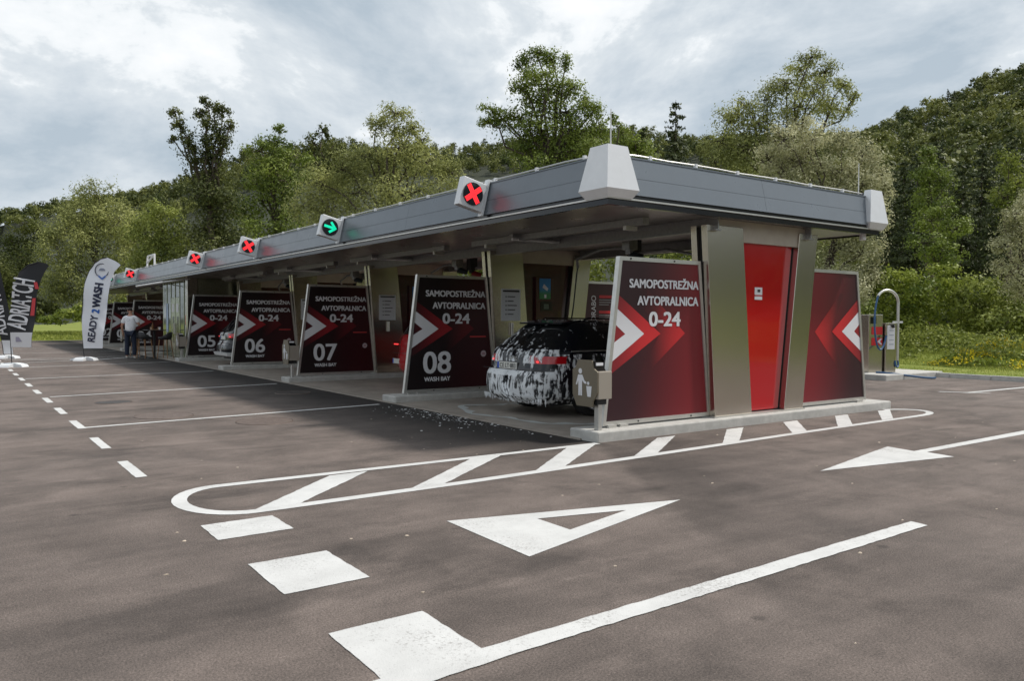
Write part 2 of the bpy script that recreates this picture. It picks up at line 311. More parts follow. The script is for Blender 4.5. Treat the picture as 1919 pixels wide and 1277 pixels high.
# ================================================================== SETTING
# ------------------------------------------------------------------ ground and hills (one sheet)
XK = 14.8                                                        # kerb line at the back
RIDGE = [(-70, 4.5), (-45, 5.0), (-36, 6.0), (-24.5, 8.6), (-20.5, 10.4), (-17.8, 11.8), (-13, 12.3), (0, 12.7), (7, 13.4), (18, 12.8), (23.3, 12.4), (27, 13.6), (30, 14.5), (32.8, 15.4), (40, 17), (55, 14), (80, 11), (120, 9), (180, 9), (250, 7), (290, 4.5)]
RDIST = [(-70, 640), (-10, 620), (8, 560), (17, 450), (26, 400), (40, 380), (70, 380), (120, 220), (200, 220), (290, 640)]
RSTART = [(-70, 200), (-10, 190), (8, 150), (20, 95), (40, 85), (70, 90), (120, 80), (200, 80), (290, 200)]
def bearing(x, y):                                               # degrees to the right of the camera axis, -70..290
    a = np.degrees(YAW-np.arctan2(y-CAM[1], x-CAM[0])); return (a+70) % 360-70
def terrain(x, y):
    x = np.asarray(x, float); y = np.asarray(y, float); r = np.hypot(x-CAM[0], y-CAM[1]); a = bearing(x, y)
    el = np.interp(a, *zip(*RIDGE)); D = np.interp(a, *zip(*RDIST)); r0 = np.interp(a, *zip(*RSTART))
    Ht = np.maximum(D*np.tan(np.radians(el))-9, 4); t = np.clip((r-r0)/(D-r0), 0, 1.25)
    h = Ht*np.where(t < 1, t**1.12, 1-0.6*(t-1))
    lump = (fbm(np.stack([x*0.018, y*0.018, 0*x], -1).reshape(-1, 3), 3).reshape(x.shape)-0.5)*10*np.clip(t*3, 0, 1)
    mead = 0.25*np.clip((x-XK-1.5)/8, 0, 1)+0.012*np.clip(x-XK-4, 0, 25)+0.25*np.clip((y-53)/6, 0, 1)
    return np.where((x < XK+0.05) & (y < 52), -0.05, mead+h+lump+0.0)
rr = np.concatenate([np.linspace(0, 60, 61), np.linspace(63, 700, 130), np.array([760, 900, 1200, 1800])])
aa = np.radians(np.linspace(0, 360, 361)[:-1])
GX = CAM[0]+np.outer(rr, np.cos(aa)); GY = CAM[1]+np.outer(rr, np.sin(aa)); GZ = terrain(GX, GY)
# fine strip right behind the kerb so that the grass starts at the kerb
V = np.stack([GX, GY, np.where(GX < XK+1.2, np.minimum(GZ, -0.05), GZ)], -1).reshape(-1, 3); nA = len(aa)
i, j = np.meshgrid(np.arange(len(rr)-1), np.arange(nA), indexing='ij'); j2 = (j+1) % nA
Q = np.stack([i*nA+j, (i+1)*nA+j, (i+1)*nA+j2, i*nA+j2], -1).reshape(-1, 4)
gm = ground_mat(); Cq = V[Q].mean(1); rq = np.hypot(Cq[:, 0]-CAM[0], Cq[:, 1]-CAM[1]); hillf = rq > np.interp(bearing(Cq[:, 0], Cq[:, 1]), *zip(*RSTART))+4
g = link_np('ground', mesh_np('ground', V, Q[~hillf]), gm); struct(g)
hl = link_np('hills', mesh_np('hills', V, Q[hillf]), mat('forest_floor', (0.020, 0.026, 0.010), 0.95, var=0.3, vscale=0.2)); struct(hl)
vx, vy = np.meshgrid(np.linspace(XK+0.12, XK+3.0, 8), np.linspace(-40, 60, 101), indexing='ij')
vz = np.maximum(terrain(np.maximum(vx, XK+0.1), vy), 0)+0.085+(fbm(np.stack([vx, vy, vx*0], -1).reshape(-1, 3)*1.3, 3).reshape(vx.shape)-0.5)*0.08
vz[-1] -= 0.3
V = np.stack([vx, vy, vz], -1).reshape(-1, 3); i, j = np.meshgrid(np.arange(7), np.arange(100), indexing='ij')
vs_ = link_np('verge', mesh_np('verge', V, np.stack([i*101+j, (i+1)*101+j, (i+1)*101+j+1, i*101+j+1], -1).reshape(-1, 4)), gm); struct(vs_)

# ------------------------------------------------------------------ asphalt and wash floor
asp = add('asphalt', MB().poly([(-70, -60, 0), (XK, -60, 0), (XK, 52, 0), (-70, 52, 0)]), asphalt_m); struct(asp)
B = 5.30; PW = 0.53; PH = 0.13; PL = 6.6
slab = add('wash_floor', MB().box(-0.03, 6.55, 0.30, 43.4, -0.1, 0.022), slab_m); struct(slab)

# ------------------------------------------------------------------ painted markings (children of the asphalt)
ZP = 0.004
def ragged(pts, amp=0.004, step=0.05):                            # sprayed edges are never ruler-straight
    P = []
    for k in range(len(pts)):
        a, c = np.array(pts[k], float), np.array(pts[(k+1) % len(pts)], float); L_ = np.linalg.norm(c-a); n = max(1, min(90, int(L_/step))); nv = np.array([-(c-a)[1], (c-a)[0]])/max(L_, 1e-6)
        for q in range(n): P.append(tuple(a+(c-a)*q/n+(nv*random.uniform(-amp, amp) if q else 0)))
    return P
def painted(name, pts, key=None, z=ZP):
    if np.hypot(pts[0][0]-CAM[0], pts[0][1]-CAM[1]) < 16: pts = ragged(pts)
    b = MB().poly([(p[0], p[1], z) for p in pts]); o = add(name, b, paint, asp); o['kind'] = 'structure'; return o
for q, y in enumerate([0.87+i*1.0 for i in range(0)]): pass
yy = 0.87
for i in range(21):                                              # dashed edge line, 1 m on / 1 m off
    y0 = 0.87+i*1.99
    painted('painted_dash', [(-4.97, y0), (-4.87, y0), (-4.87, y0+1.0), (-4.97, y0+1.0)])
LINES = [((-4.878, 4.93), (-0.268, 5.39)), ((-4.82, 9.98), (-0.265, 10.65)), ((-4.84, 15.35), (-0.27, 15.9)), ((-4.80, 20.6), (-0.2, 21.5)), ((-4.7, 26.0), (-0.2, 26.7)), ((-4.7, 31.2), (-0.2, 32.0)), ((-4.7, 36.6), (-0.2, 37.3))]
for a, b_ in LINES:
    painted('painted_line', [(a[0], a[1]-0.05), (b_[0], b_[1]-0.05), (b_[0], b_[1]+0.05), (a[0], a[1]+0.05)], z=0.0045)
painted('painted_line', [(-4.80, 23.0), (-2.4, 24.3), (-2.4, 24.4), (-4.80, 23.1)], z=0.0055)
painted('painted_line', [(-2.3, 24.0), (-0.3, 26.3), (-0.2, 26.2), (-2.2, 23.9)], z=0.0065)
painted('painted_line', [(-4.8, 25.3), (-0.4, 24.6), (-0.4, 24.7), (-4.8, 25.4)], z=0.0075)
for y0, y1, x1 in ((-1.72, -1.264, -4.403), (-3.005, -2.363, -4.423)): painted('painted_block', [(-4.925, y0), (x1, y0), (x1, y1), (-4.925, y1)])
painted('painted_block', [(-4.95, -4.36), (-4.44, -4.215), (-4.435, -3.648), (-4.94, -3.65)])
painted('painted_line', [(-7.5, -4.52), (-4.4, -4.345), (-0.60, -4.27), (-0.583, -4.138), (-4.438, -4.212), (-4.95, -4.225), (-7.5, -4.38)], z=0.0055)
def ring(name, outer, inner):                                    # closed or open band
    b = MB(); n = len(outer)
    for k in range(n-1): b.poly([(*outer[k], ZP), (*outer[k+1], ZP), (*inner[k+1], ZP), (*inner[k], ZP)])
    o = add(name, b, paint, asp); o['kind'] = 'structure'; return o
arcL = [(-4.45+0.49*math.cos(t)*1.0, -0.50+0.62*math.sin(t)) for t in np.linspace(math.pi/2, 3*math.pi/2, 17)]
arcLi = [(-4.45+0.37*math.cos(t), -0.50+0.50*math.sin(t)) for t in np.linspace(math.pi/2, 3*math.pi/2, 17)]
arcR = [(6.05+0.75*math.cos(t), -0.40+0.45*math.sin(t)) for t in np.linspace(-math.pi/2, math.pi/2*0.75, 13)]
arcRi = [(6.05+0.63*math.cos(t), -0.40+0.34*math.sin(t)) for t in np.linspace(-math.pi/2, math.pi/2*0.75, 13)]
outer = [(-0.03, 0.02), (-2.2, 0.05)]+arcL+[(-2.6, -1.12), (0, -1.04), (3, -0.92)]+arcR
inner = [(-0.03, -0.085), (-2.2, -0.06)]+arcLi+[(-2.6, -1.0), (0, -0.92), (3, -0.81)]+arcRi
ring('painted_island_outline', outer, inner)
ST = [[(-3.449, -0.07), (-3.053, -0.07), (-4.104, -1.02), (-4.463, -1.02)], [(-1.845, -0.055), (-1.449, -0.055), (-2.743, -1.01), (-3.089, -1.02)], [(-0.547, -0.08), (-0.108, -0.08), (-1.299, -0.97), (-1.684, -0.98)],
      [(0.882, -0.13), (1.208, -0.13), (0.066, -0.93), (-0.295, -0.93)], [(2.228, -0.12), (2.59, -0.11), (1.55, -0.87), (1.225, -0.88)], [(3.525, -0.08), (3.861, -0.08), (3.014, -0.82), (2.678, -0.83)],
      [(4.833, -0.08), (5.18, -0.08), (4.143, -0.79), (3.765, -0.8)], [(6.042, -0.08), (6.424, -0.07), (5.308, -0.75), (4.982, -0.76)]]
for q in ST: painted('painted_hatch_bar', q, z=0.005)
T = [(-3.403, -2.161), (-1.458, -2.668), (-3.429, -3.216)]; TI = [(-2.811, -2.49), (-2.078, -2.675), (-2.81, -2.87)]
b = MB()
for k in range(3): k2 = (k+1) % 3; b.poly([(*T[k], ZP), (*T[k2], ZP), (*TI[k2], ZP), (*TI[k], ZP)])
o = add('painted_give_way_triangle', b, paint, asp); o['kind'] = 'structure'
painted('painted_arrow', [(0.625, -2.591), (2.583, -2.942), (2.63, -2.62), (5.6, -2.62), (5.6, -2.47), (2.58, -2.50), (2.645, -2.149)])
painted('painted_line', [(10.45, 1.14), (11.0, 0.36), (11.09, 0.36), (10.58, 1.14)]); painted('painted_line', [(10.72, 0.62), (13.6, 0.50), (13.6, 0.62), (10.68, 0.73)], z=0.0055)
painted('painted_line', [(8.5, -2.9), (13.8, -3.1), (13.8, -2.98), (8.5, -2.78)])
# ------------------------------------------------------------------ kerb at the back of the yard
kr = bpy.data.objects.new('kerb', None); COL.objects.link(kr); struct(kr)
kmesh = MB().hexa([(0, 0, -0.05), (0.13, 0, -0.05), (0.13, 0.992, -0.05), (0, 0.992, -0.05)], [(0.03, 0, 0.12), (0.13, 0, 0.12), (0.13, 0.992, 0.12), (0.03, 0.992, 0.12)])
for i in range(-30, 52):
    if 3.2 < i < 6.8: continue
    add('kerb_stone', kmesh, concrete, kr, key='kerb', loc=(XK, float(i), random.uniform(-0.004, 0.004)), bevel=0.012)

# ================================================================== CANOPY
CX0, CX1, CY0, CY1 = 0.0, 6.0, -0.15, 43.2; ZB, ZT, INS = 3.01, 3.475, 0.10
can = thing('canopy', 'long flat grey metal canopy roof over the whole row of wash bays', 'canopy')
add('roof_deck', MB().box(CX0+0.16, CX1-0.16, CY0+0.16, CY1-0.16, 3.0, 3.40), galv, can)
ZM = 3.22; XM = INS*(ZM-ZB)/(ZT-ZB)
def fascia(P0, P1, inn, z0, z1):                                 # P0->P1 along the edge, inn = inward unit vector
    o0 = INS*(z0-ZB)/(ZT-ZB); o1 = INS*(z1-ZB)/(ZT-ZB); P0 = Vector((*P0, 0)); P1 = Vector((*P1, 0)); inn = Vector((*inn, 0))
    a = [P0+inn*o0+Vector((0, 0, z0)), P1+inn*o0+Vector((0, 0, z0)), P1+inn*o1+Vector((0, 0, z1)), P0+inn*o1+Vector((0, 0, z1))]
    return MB().hexa([p+inn*0.03 for p in a], a)
segs = []
ys = [CY0+0.12]+[4.95+i*5.3 for i in range(8)]; ys = [y for y in ys if y < CY1-1]+[CY1-0.12]
for a, b_ in zip(ys[:-1], ys[1:]):
    segs += [((CX0, a+0.002), (CX0, b_-0.002), (1, 0)), ((CX1, a+0.002), (CX1, b_-0.002), (-1, 0))]
for a, b_ in ((CX0+0.12, 3.0), (3.0, CX1-0.12)): segs += [((a+0.002, CY0), (b_-0.002, CY0), (0, 1)), ((a+0.002, CY1), (b_-0.002, CY1), (0, -1))]
for P0, P1, inn in segs:
    add('fascia_panel', fascia(P0, P1, inn, ZB, ZM-0.002), fascia_m, can); add('fascia_panel', fascia(P0, P1, inn, ZM+0.002, ZT), fascia_m, can)
def rim(name, off, z0, z1, m_, th=0.04):
    x0, x1, y0, y1 = CX0+off, CX1-off, CY0+off, CY1-off; b = MB()
    b.box(x0, x0+th, y0, y1, z0, z1).box(x1-th, x1, y0, y1, z0, z1).box(x0+th, x1-th, y0, y0+th, z0, z1).box(x0+th, x1-th, y1-th, y1, z0, z1)
    return add(name, b, m_, can)
rim('shadow_groove', 0.035, 2.965, 3.012, blackgloss); rim('edge_trim', 0.012, 2.945, 2.965, alu, 0.06); rim('gutter_edge', 0.045, 2.875, 2.945, blackgloss, 0.05)
rim('coping', 0.09, ZT-0.004, ZT+0.014, fascia_m, 0.12)
ns = 33; w_ = (CY1-CY0-0.2)/ns
for i in range(ns):
    for x0, x1 in ((CX0+0.096, 3.0), (3.004, CX1-0.096)):
        add('soffit_panel', MB().box(x0, x1, 0, w_-0.006, 2.90, 2.93), soffit_m, can, key='soffit%d' % (x0 > 2), loc=(0, CY0+0.1+i*w_, 0))
for xg in (2.22, 4.34):
    add('girder', MB().box(xg-0.06, xg+0.06, 0.05, CY1-0.4, 2.882, 2.897).box(xg-0.012, xg+0.012, 0.05, CY1-0.4, 2.735, 2.882).box(xg-0.06, xg+0.06, 0.05, CY1-0.4, 2.72, 2.735), galv, can)
def cap(cx, cy, sx, sy):                                         # folded corner cap, open at the back
    def lv(d, l, z): return [(cx+sx*l, cy-sy*d, z), (cx-sx*d, cy-sy*d, z), (cx-sx*d, cy+sy*l, z)]
    rows = [lv(-0.02, 0.34, 3.585), lv(0.055, 0.47, 3.055), lv(0.0, 0.40, 2.955)]
    b = MB(); th = 0.18
    for a, c in zip(rows[:-1], rows[1:]):
        b.poly([a[0], a[1], c[1], c[0]]); b.poly([a[1], a[2], c[2], c[1]])
    ri = [[(p[0][0], cy+sy*0.13, p[0][2]), (cx+sx*0.13, cy+sy*0.13, p[0][2]), (cx+sx*0.13, p[2][1], p[0][2])] for p in rows]
    for a, c, i0, i1 in zip(rows[:-1], rows[1:], ri[:-1], ri[1:]):
        b.poly([a[0], c[0], i1[0], i0[0]]); b.poly([a[2], i0[2], i1[2], c[2]])
    for a, q in ((rows[0], ri[0]), (rows[-1], ri[-1])): b.poly([a[0], q[0], q[1], a[1]]); b.poly([a[1], q[1], q[2], a[2]])
    return b
for cx, cy, sx, sy in ((CX0, CY0, 1, 1), (CX1, CY0, -1, 1), (CX0, CY1, 1, -1), (CX1, CY1, -1, -1)):
    add('corner_cap', cap(cx, cy, sx, sy), silver_cap, can)
add('drain_spout', MB().tube([(CX1-0.22, CY0+0.22, 2.91), (CX1-0.22, CY0+0.22, 2.80)], 0.05, 12), white_metal, can)
wire = []
x_, y_ = 0.20, 0.05
wire = [(x_, y, 3.545+0.006*math.sin(y*3.1)) for y in np.arange(CY1-0.3, 0.4, -1.0)]+[(0.28, 0.15, 3.55)]+[(x, y_, 3.545+0.006*math.sin(x*4)) for x in np.arange(0.7, 5.8, 0.5)]
add('lightning_wire', MB().tube(wire, 0.010, 6), alu, can)
for y in np.arange(0.5, 42.5, 1.0): add('wire_clamp', MB().box(-0.02, 0.02, -0.02, 0.02, 3.47, 3.565).box(-0.045, 0.045, -0.03, 0.03, 3.47, 3.485), white_metal, can, key='clamp', loc=(x_, float(y), 0))
for x in np.arange(0.9, 5.6, 0.85): add('wire_clamp', MB(), white_metal, can, key='clamp', loc=(float(x), y_, 0))
for x, y in ((0.2, 0.02), (5.72, 0.12)): add('air_rod', MB().tube([(x, y, 3.42), (x, y, 3.9), (x, y, 4.05)], [0.011, 0.008, 0.006], 8), alu, can)
add('roof_frame', MB().tube([(0.35, 26.6, 3.4), (0.35, 26.6, 4.0), (0.35, 28.0, 3.75), (0.35, 28.0, 3.4)], 0.04, 6).tube([(0.35, 26.6, 4.0), (0.35, 27.9, 4.0), (0.35, 28.0, 3.75)], 0.035, 6), white_metal, can)

# ================================================================== WASH-BAY DIVIDERS
FP = [(0.285, 0.155), (2.30, 0.155), (2.07, 2.30), (0.56, 2.30)]                 # front panel outline in XZ
BP_ = [(4.20, 0.155), (6.22, 0.155), (5.93, 2.30), (4.50, 2.30)]                # back panel outline
YF = 0.240                                                                       # print face
def inset(poly, d):
    c = np.mean(poly, 0); P = [np.array(p) for p in poly]; n = len(P); R_ = []
    for k in range(n):
        a, b_, c_ = P[k-1], P[k], P[(k+1) % n]; e1 = (b_-a)/np.linalg.norm(b_-a); e2 = (c_-b_)/np.linalg.norm(c_-b_)
        n1, n2 = np.array([-e1[1], e1[0]]), np.array([-e2[1], e2[0]]); bis = (n1+n2)/(1+n1@n2); R_.append(tuple(b_+bis*d))
    return R_
def frame(poly, d, y0, y1):
    i_ = inset(poly, d); b = MB(); n = len(poly)
    for k in range(n): k2 = (k+1) % n; b.prism_y([poly[k], poly[k2], i_[k2], i_[k]], y0, y1)
    return b
NUM = {1: '08', 2: '07', 3: '06', 4: '05', 6: '04', 7: '03', 8: '02'}
def clipx(poly, fn):                                            # keep the printed shape inside the slanted panel edge
    return poly
def front_panel(k):
    yk = k*B; first = k == 0; nm = NUM.get(k)
    where = {0: 'sunlit outermost wash-bay panel without a number, beside the end tower', 1: 'dark maroon wash-bay panel numbered 08 beside the foamed car', 2: 'dark maroon wash-bay panel numbered 07 behind the red car', 3: 'dark maroon wash-bay panel numbered 06 beside the parked black car', 4: 'dark maroon wash-bay panel numbered 05 half hidden by the black car', 6: 'distant dark wash-bay panel seen just behind the man in white', 7: 'distant dark wash-bay panel second behind the man, left of him', 8: 'farthest wash-bay panel in the row, mostly behind the white flag'}[k]
    p = thing('advertising_board', where, 'panel', (0, yk, 0), group='wash bay panels')
    ins_ = inset(FP, 0.05)
    add('panel_sheet', MB().prism_y(ins_, YF+0.004, YF+0.045), panel_bright if first else panel_shaded, p, key='fs%d' % first)
    fr = add('frame', frame(FP, 0.052, YF-0.012, YF+0.06), alu, p, key='ffr')
    if k < 5:
        for x, z in ((0.75, 2.275), (1.55, 2.275), (0.9, 0.18), (1.9, 0.18)): add('rivet', MB().tube([(0, YF-0.012, 0), (0, YF-0.02, 0)], 0.012, 6), black_m, fr, key='rivet', loc=(x, 0, z))
    for x in (0.42, 0.62): add('foot_clamp', MB().box(x-0.07, x+0.07, YF-0.05, YF-0.013, 0.131, 0.165), alu, p, key='fc%.2f' % x)
    le = lambda z: 0.285+(z-0.155)/2.145*0.275+0.055                              # inner edge of the frame
    y1, y2, y3, y4 = YF+0.0025, YF+0.001, YF-0.0005, YF-0.004
    c1, c2 = (chev1, chev2) if first else (chev1_shaded, chev2_shaded)
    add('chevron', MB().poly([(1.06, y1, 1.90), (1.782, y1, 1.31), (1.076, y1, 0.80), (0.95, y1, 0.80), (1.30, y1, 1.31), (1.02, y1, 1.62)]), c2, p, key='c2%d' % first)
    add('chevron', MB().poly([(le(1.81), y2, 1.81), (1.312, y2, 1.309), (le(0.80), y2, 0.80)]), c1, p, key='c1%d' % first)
    add('chevron', MB().poly([(le(1.635), y3, 1.635), (1.007, y3, 1.31), (0.672, y3, 1.31), (le(1.43), y3, 1.43)]).poly([(1.007, y3, 1.31), (le(0.96), y3, 0.96), (le(1.20), y3, 1.20), (0.672, y3, 1.31)]), print_white, p, key='c0')
    text_xz('lettering', 'SAMOPOSTREŽNA', 0.737, 2.04, 1.908, 2.018, y4, print_white, p, 0.035, cap='SAMO', key='t1')
    text_xz('lettering', 'AVTOPRALNICA', 0.880, 2.04, 1.685, 1.80, y4, print_white, p, 0.035, key='t2')
    text_xz('lettering', '0-24', 1.09, 1.69, 1.410, 1.595, y4, print_white, p, 0.035, key='t3')
    if nm:
        text_xz('bay_number', nm, 0.68, 1.274, 0.493, 0.888, y4, print_white, p, 0.020)
        text_xz('lettering', 'WASH BAY', 0.703, 1.257, 0.349, 0.425, y4, print_white, p, 0.035, key='t4')
        if k < 5:
            add('red_stripe', MB().poly([(1.69, y4, 1.145), (2.05, y4, 1.145), (2.05, y4, 1.172), (1.69, y4, 1.172)]), mat('stripe_red', (0.55, 0.05, 0.05), 0.5), p, key='rs')
            st = add('round_sticker', MB().disc((1.998, y4, 0.832), 0.062, 20), mat('sticker_pink', (0.55, 0.45, 0.47), 0.5), p, key='sk')
            add('sticker_mark', MB().box(1.97, 2.03, y4-0.0015, y4-0.0005, 0.815, 0.85), mat('sticker_mark', (0.40, 0.22, 0.25), 0.5), st, key='skm')
def back_panel(k):
    yk = k*B; first = k == 0
    lab = 'sunlit red rear panel with left-pointing chevrons, right of the end tower' if first else ('dark rear panel with red price bars behind the foamed car' if k == 1 else {2: 'dark rear board behind the red car', 3: 'dark rear board at the back of the empty bay', 4: 'dark rear board at the back of the black hatchback bay', 6: 'dark rear board beyond the cabin', 7: 'dark rear board second from the far end', 8: 'dark rear board at the far end of the row'}[k])
    p = thing('rear_advertising_board', lab, 'panel', (0, yk, 0), group='rear wash bay panels')
    add('panel_sheet', MB().prism_y(inset(BP_, 0.05), YF+0.004, YF+0.045), panel_back if first else panel_shaded, p, key='bs%d' % first)
    add('frame', frame(BP_, 0.05, YF-0.012, YF+0.06), alu, p, key='bfr')
    add('foot_clamp', MB().box(5.9, 6.05, YF-0.05, YF-0.013, 0.131, 0.165), alu, p, key='bfc')
    re_ = lambda z: 6.22-(z-0.155)/2.145*0.29-0.055
    y1, y2, y3 = YF+0.0025, YF+0.001, YF-0.0005
    if first:
        add('chevron', MB().poly([(5.45, y1, 1.93), (4.76, y1, 1.31), (5.42, y1, 0.70), (5.55, y1, 0.70), (5.20, y1, 1.31), (5.55, y1, 1.93)]), chev2b, p)
        add('chevron', MB().poly([(re_(1.83), y2, 1.83), (5.22, y2, 1.31), (re_(0.78), y2, 0.78)]), chev1b, p)
        add('chevron', MB().poly([(re_(1.63), y3, 1.63), (5.50, y3, 1.31), (5.85, y3, 1.31), (re_(1.42), y3, 1.42)]).poly([(5.50, y3, 1.31), (re_(0.98), y3, 0.98), (re_(1.20), y3, 1.20), (5.85, y3, 1.31)]), print_white, p)
    else:
        for z in (1.95, 1.62):
            add('price_bar', MB().poly([(4.95, y3, z), (5.42, y3, z), (5.46, y3, z+0.06), (4.95, y3, z+0.06)]), print_red, p, key='pb%.1f' % z)
            for q in range(3): add('print_line', MB().poly([(4.95, y3, z-0.05-q*0.05), (5.35-0.06*q, y3, z-0.05-q*0.05), (5.35-0.06*q, y3, z-0.032-q*0.05), (4.95, y3, z-0.032-q*0.05)]), mat('print_grey', (0.3, 0.3, 0.3), 0.5), p, key='pl%.1f%d' % (z, q))
            add('car_pictogram', MB().poly([(5.5, y3, z-0.1), (5.78, y3, z-0.1), (5.78, y3, z-0.02), (5.70, y3, z+0.06), (5.57, y3, z+0.06), (5.5, y3, z-0.02)]), print_white, p, key='cp%.1f' % z)
        v, f = text_box('UPORABO', 0, 0.75, 0, 0.13, 0.01); b = MB(); b.v = [(4.86-float(q[1]), y3+float(q[2]), 1.25+float(q[0])) for q in v]; b.f = f
        add('lettering', b, print_white, p, key='upor')
def tower(k):
    yk = k*B; first = k == 0
    lab = {0: 'end tower of brushed steel bands around a bright red recessed sheet', 1: 'tower with payment terminal right of panel 08, facing the foamed car', 2: 'tower with white instruction sheet right of panel 07', 3: 'tower with steel bands right of panel 06', 4: 'tower with steel bands behind panel 05', 6: 'distant tower behind the man in white', 7: 'distant tower second from the far end', 8: 'tower at the far end of the row'}[k]
    t = thing('equipment_tower', lab, 'tower', (0, yk, 0), group='equipment towers')
    YC = 2*0.267
    LB = [(2.275, 0.15), (3.07, 0.15), (2.83, 2.80), (2.06, 2.80)]; RB = [(3.83, 0.15), (4.29, 0.15), (4.62, 2.81), (4.16, 2.81)]
    for side in (0, 1):
        ya, yb = (0.12, 0.225) if side == 0 else (YC-0.225, YC-0.12)
        add('steel_band', MB().prism_y(LB, ya, yb), steel, t, key='lb%d' % side, bevel=0.006)
        add('steel_band', MB().prism_y(RB, ya, yb), steel, t, key='rb%d' % side, bevel=0.006)
        rm = red_sheet if first and side == 0 else red_sheet_shaded
        y0, y1 = (0.20, 0.2245) if side == 0 else (YC-0.2245, YC-0.20)
        add('red_sheet', MB().prism_y([(3.03, 0.17), (3.66, 0.17), (3.90, 2.63), (2.80, 2.63)], y0, y1), rm, t, key='rs%d%s' % (side, rm.name))
        if side == 0:
            b = MB().poly([(3.66, 0.20, 0.17), (3.81, 0.224, 0.17), (4.11, 0.224, 2.63), (3.90, 0.20, 2.63)]); add('red_return', b, rm, t, key='rr%s' % rm.name)
    add('core', MB().prism_y([(2.32, 0.15), (4.24, 0.15), (4.55, 2.78), (2.12, 2.78)], 0.2275, YC-0.2275), black_m, t, key='core')
    add('base_plate', MB().box(2.24, 4.32, 0.10, YC-0.10, 0.131, 0.149), alu, t, key='bpl')
    add('head_housing', MB().box(2.34, 4.42, 0.15, YC-0.15, 2.60, 2.895), beige, t, key='hh')
    add('head_bracket', MB().box(2.28, 2.335, 0.16, YC-0.16, 2.62, 2.895), mat('bracket_green', (0.30, 0.31, 0.20), 0.35, 0.6), t, key='hb')
    if first:
        s = add('notice', MB().box(3.20, 3.37, 0.193, 0.198, 1.86, 1.97).box(3.20, 3.37, 0.193, 0.198, 1.79, 1.84), print_white, t)
        add('notice_print', MB().box(3.26, 3.32, 0.190, 0.192, 1.90, 1.94), print_black, s); add('notice_print', MB().box(3.21, 3.36, 0.190, 0.192, 1.845, 1.857), print_red, s)
    else:
        s = add('instruction_sheet', MB().box(2.33, 2.78, 0.108, 0.119, 1.46, 2.08), mat('sheet_white', (0.58, 0.60, 0.63), 0.4), t, key='is')
        b = MB().box(2.36, 2.75, 0.104, 0.107, 2.02, 2.055)
        for q in range(5): b.box(2.47, 2.47+0.14+0.04*(q % 3), 0.104, 0.107, 1.58+q*0.085, 1.598+q*0.085).box(2.42, 2.445, 0.104, 0.107, 1.575+q*0.085, 1.60+q*0.085)
        add('sheet_print', b, print_black, s, key='isp')
        add('lance_holder', MB().tube([(2.57, 0.085, 1.18), (2.57, 0.085, 1.42)], 0.03, 8), alu, t, key='lh')
        if k < 5:
            te = add('payment_terminal', MB().box(3.18, 3.62, 0.1400, 0.199, 0.95, 2.34), red_sheet_shaded, t, key='term', bevel=0.01)
            add('terminal_poster', MB().box(3.27, 3.55, 0.1340, 0.1395, 1.90, 2.31), grad_mat('poster_blue_green', (0.03, 0.22, 0.06), (0.02, 0.20, 0.50), (0, 0, 1), 1.98, 2.14) if 'poster_blue_green' not in MATS else MATS['poster_blue_green'], te, key='tp')
            add('poster_card', MB().prism_y([(3.34, 2.13), (3.46, 2.06), (3.49, 2.11), (3.38, 2.20)], 0.1300, 0.1335), print_white, te, key='tpc'); add('poster_card', MB().box(3.39, 3.44, 0.1300, 0.1335, 1.92, 1.99), print_white, te, key='tpc2')
            sc = add('screen_bezel', MB().box(3.30, 3.58, 0.1320, 0.1395, 1.66, 1.85), blackgloss, te, key='tsb')
            add('screen', MB().box(3.38, 3.50, 0.1280, 0.1315, 1.70, 1.80), mat('lcd', (0.10, 0.13, 0.10), 0.2), sc, key='tsc')
            add('coin_tray', MB().prism_y([(3.36, 1.36), (3.42, 1.38), (3.42, 1.52), (3.38, 1.47)], 0.1250, 0.1395), alu, te, key='tct')
def island(k):
    lab = {0: 'bright concrete island under the end panel and litter bin', 1: 'concrete island just left of the foamed car', 2: 'concrete island with a litter bin left of the red car', 3: 'concrete island just right of the black hatchback', 4: 'concrete island with a litter bin beside the cabin column', 5: 'concrete island in front of the cabin corner', 6: 'concrete island behind the man in white', 7: 'concrete island second from the far end', 8: 'concrete island at the far end of the row'}[k]
    o = add('concrete_island', MB().box(0, PL, 0, PW, -0.02, PH), concrete, None, key='isl', loc=(0, k*B, 0), bevel=0.02)
    tag(o, lab, 'island', 'concrete bay islands')
for k in (0, 1, 2, 3, 4, 6, 7, 8): front_panel(k); back_panel(k); tower(k); island(k)
island(5)

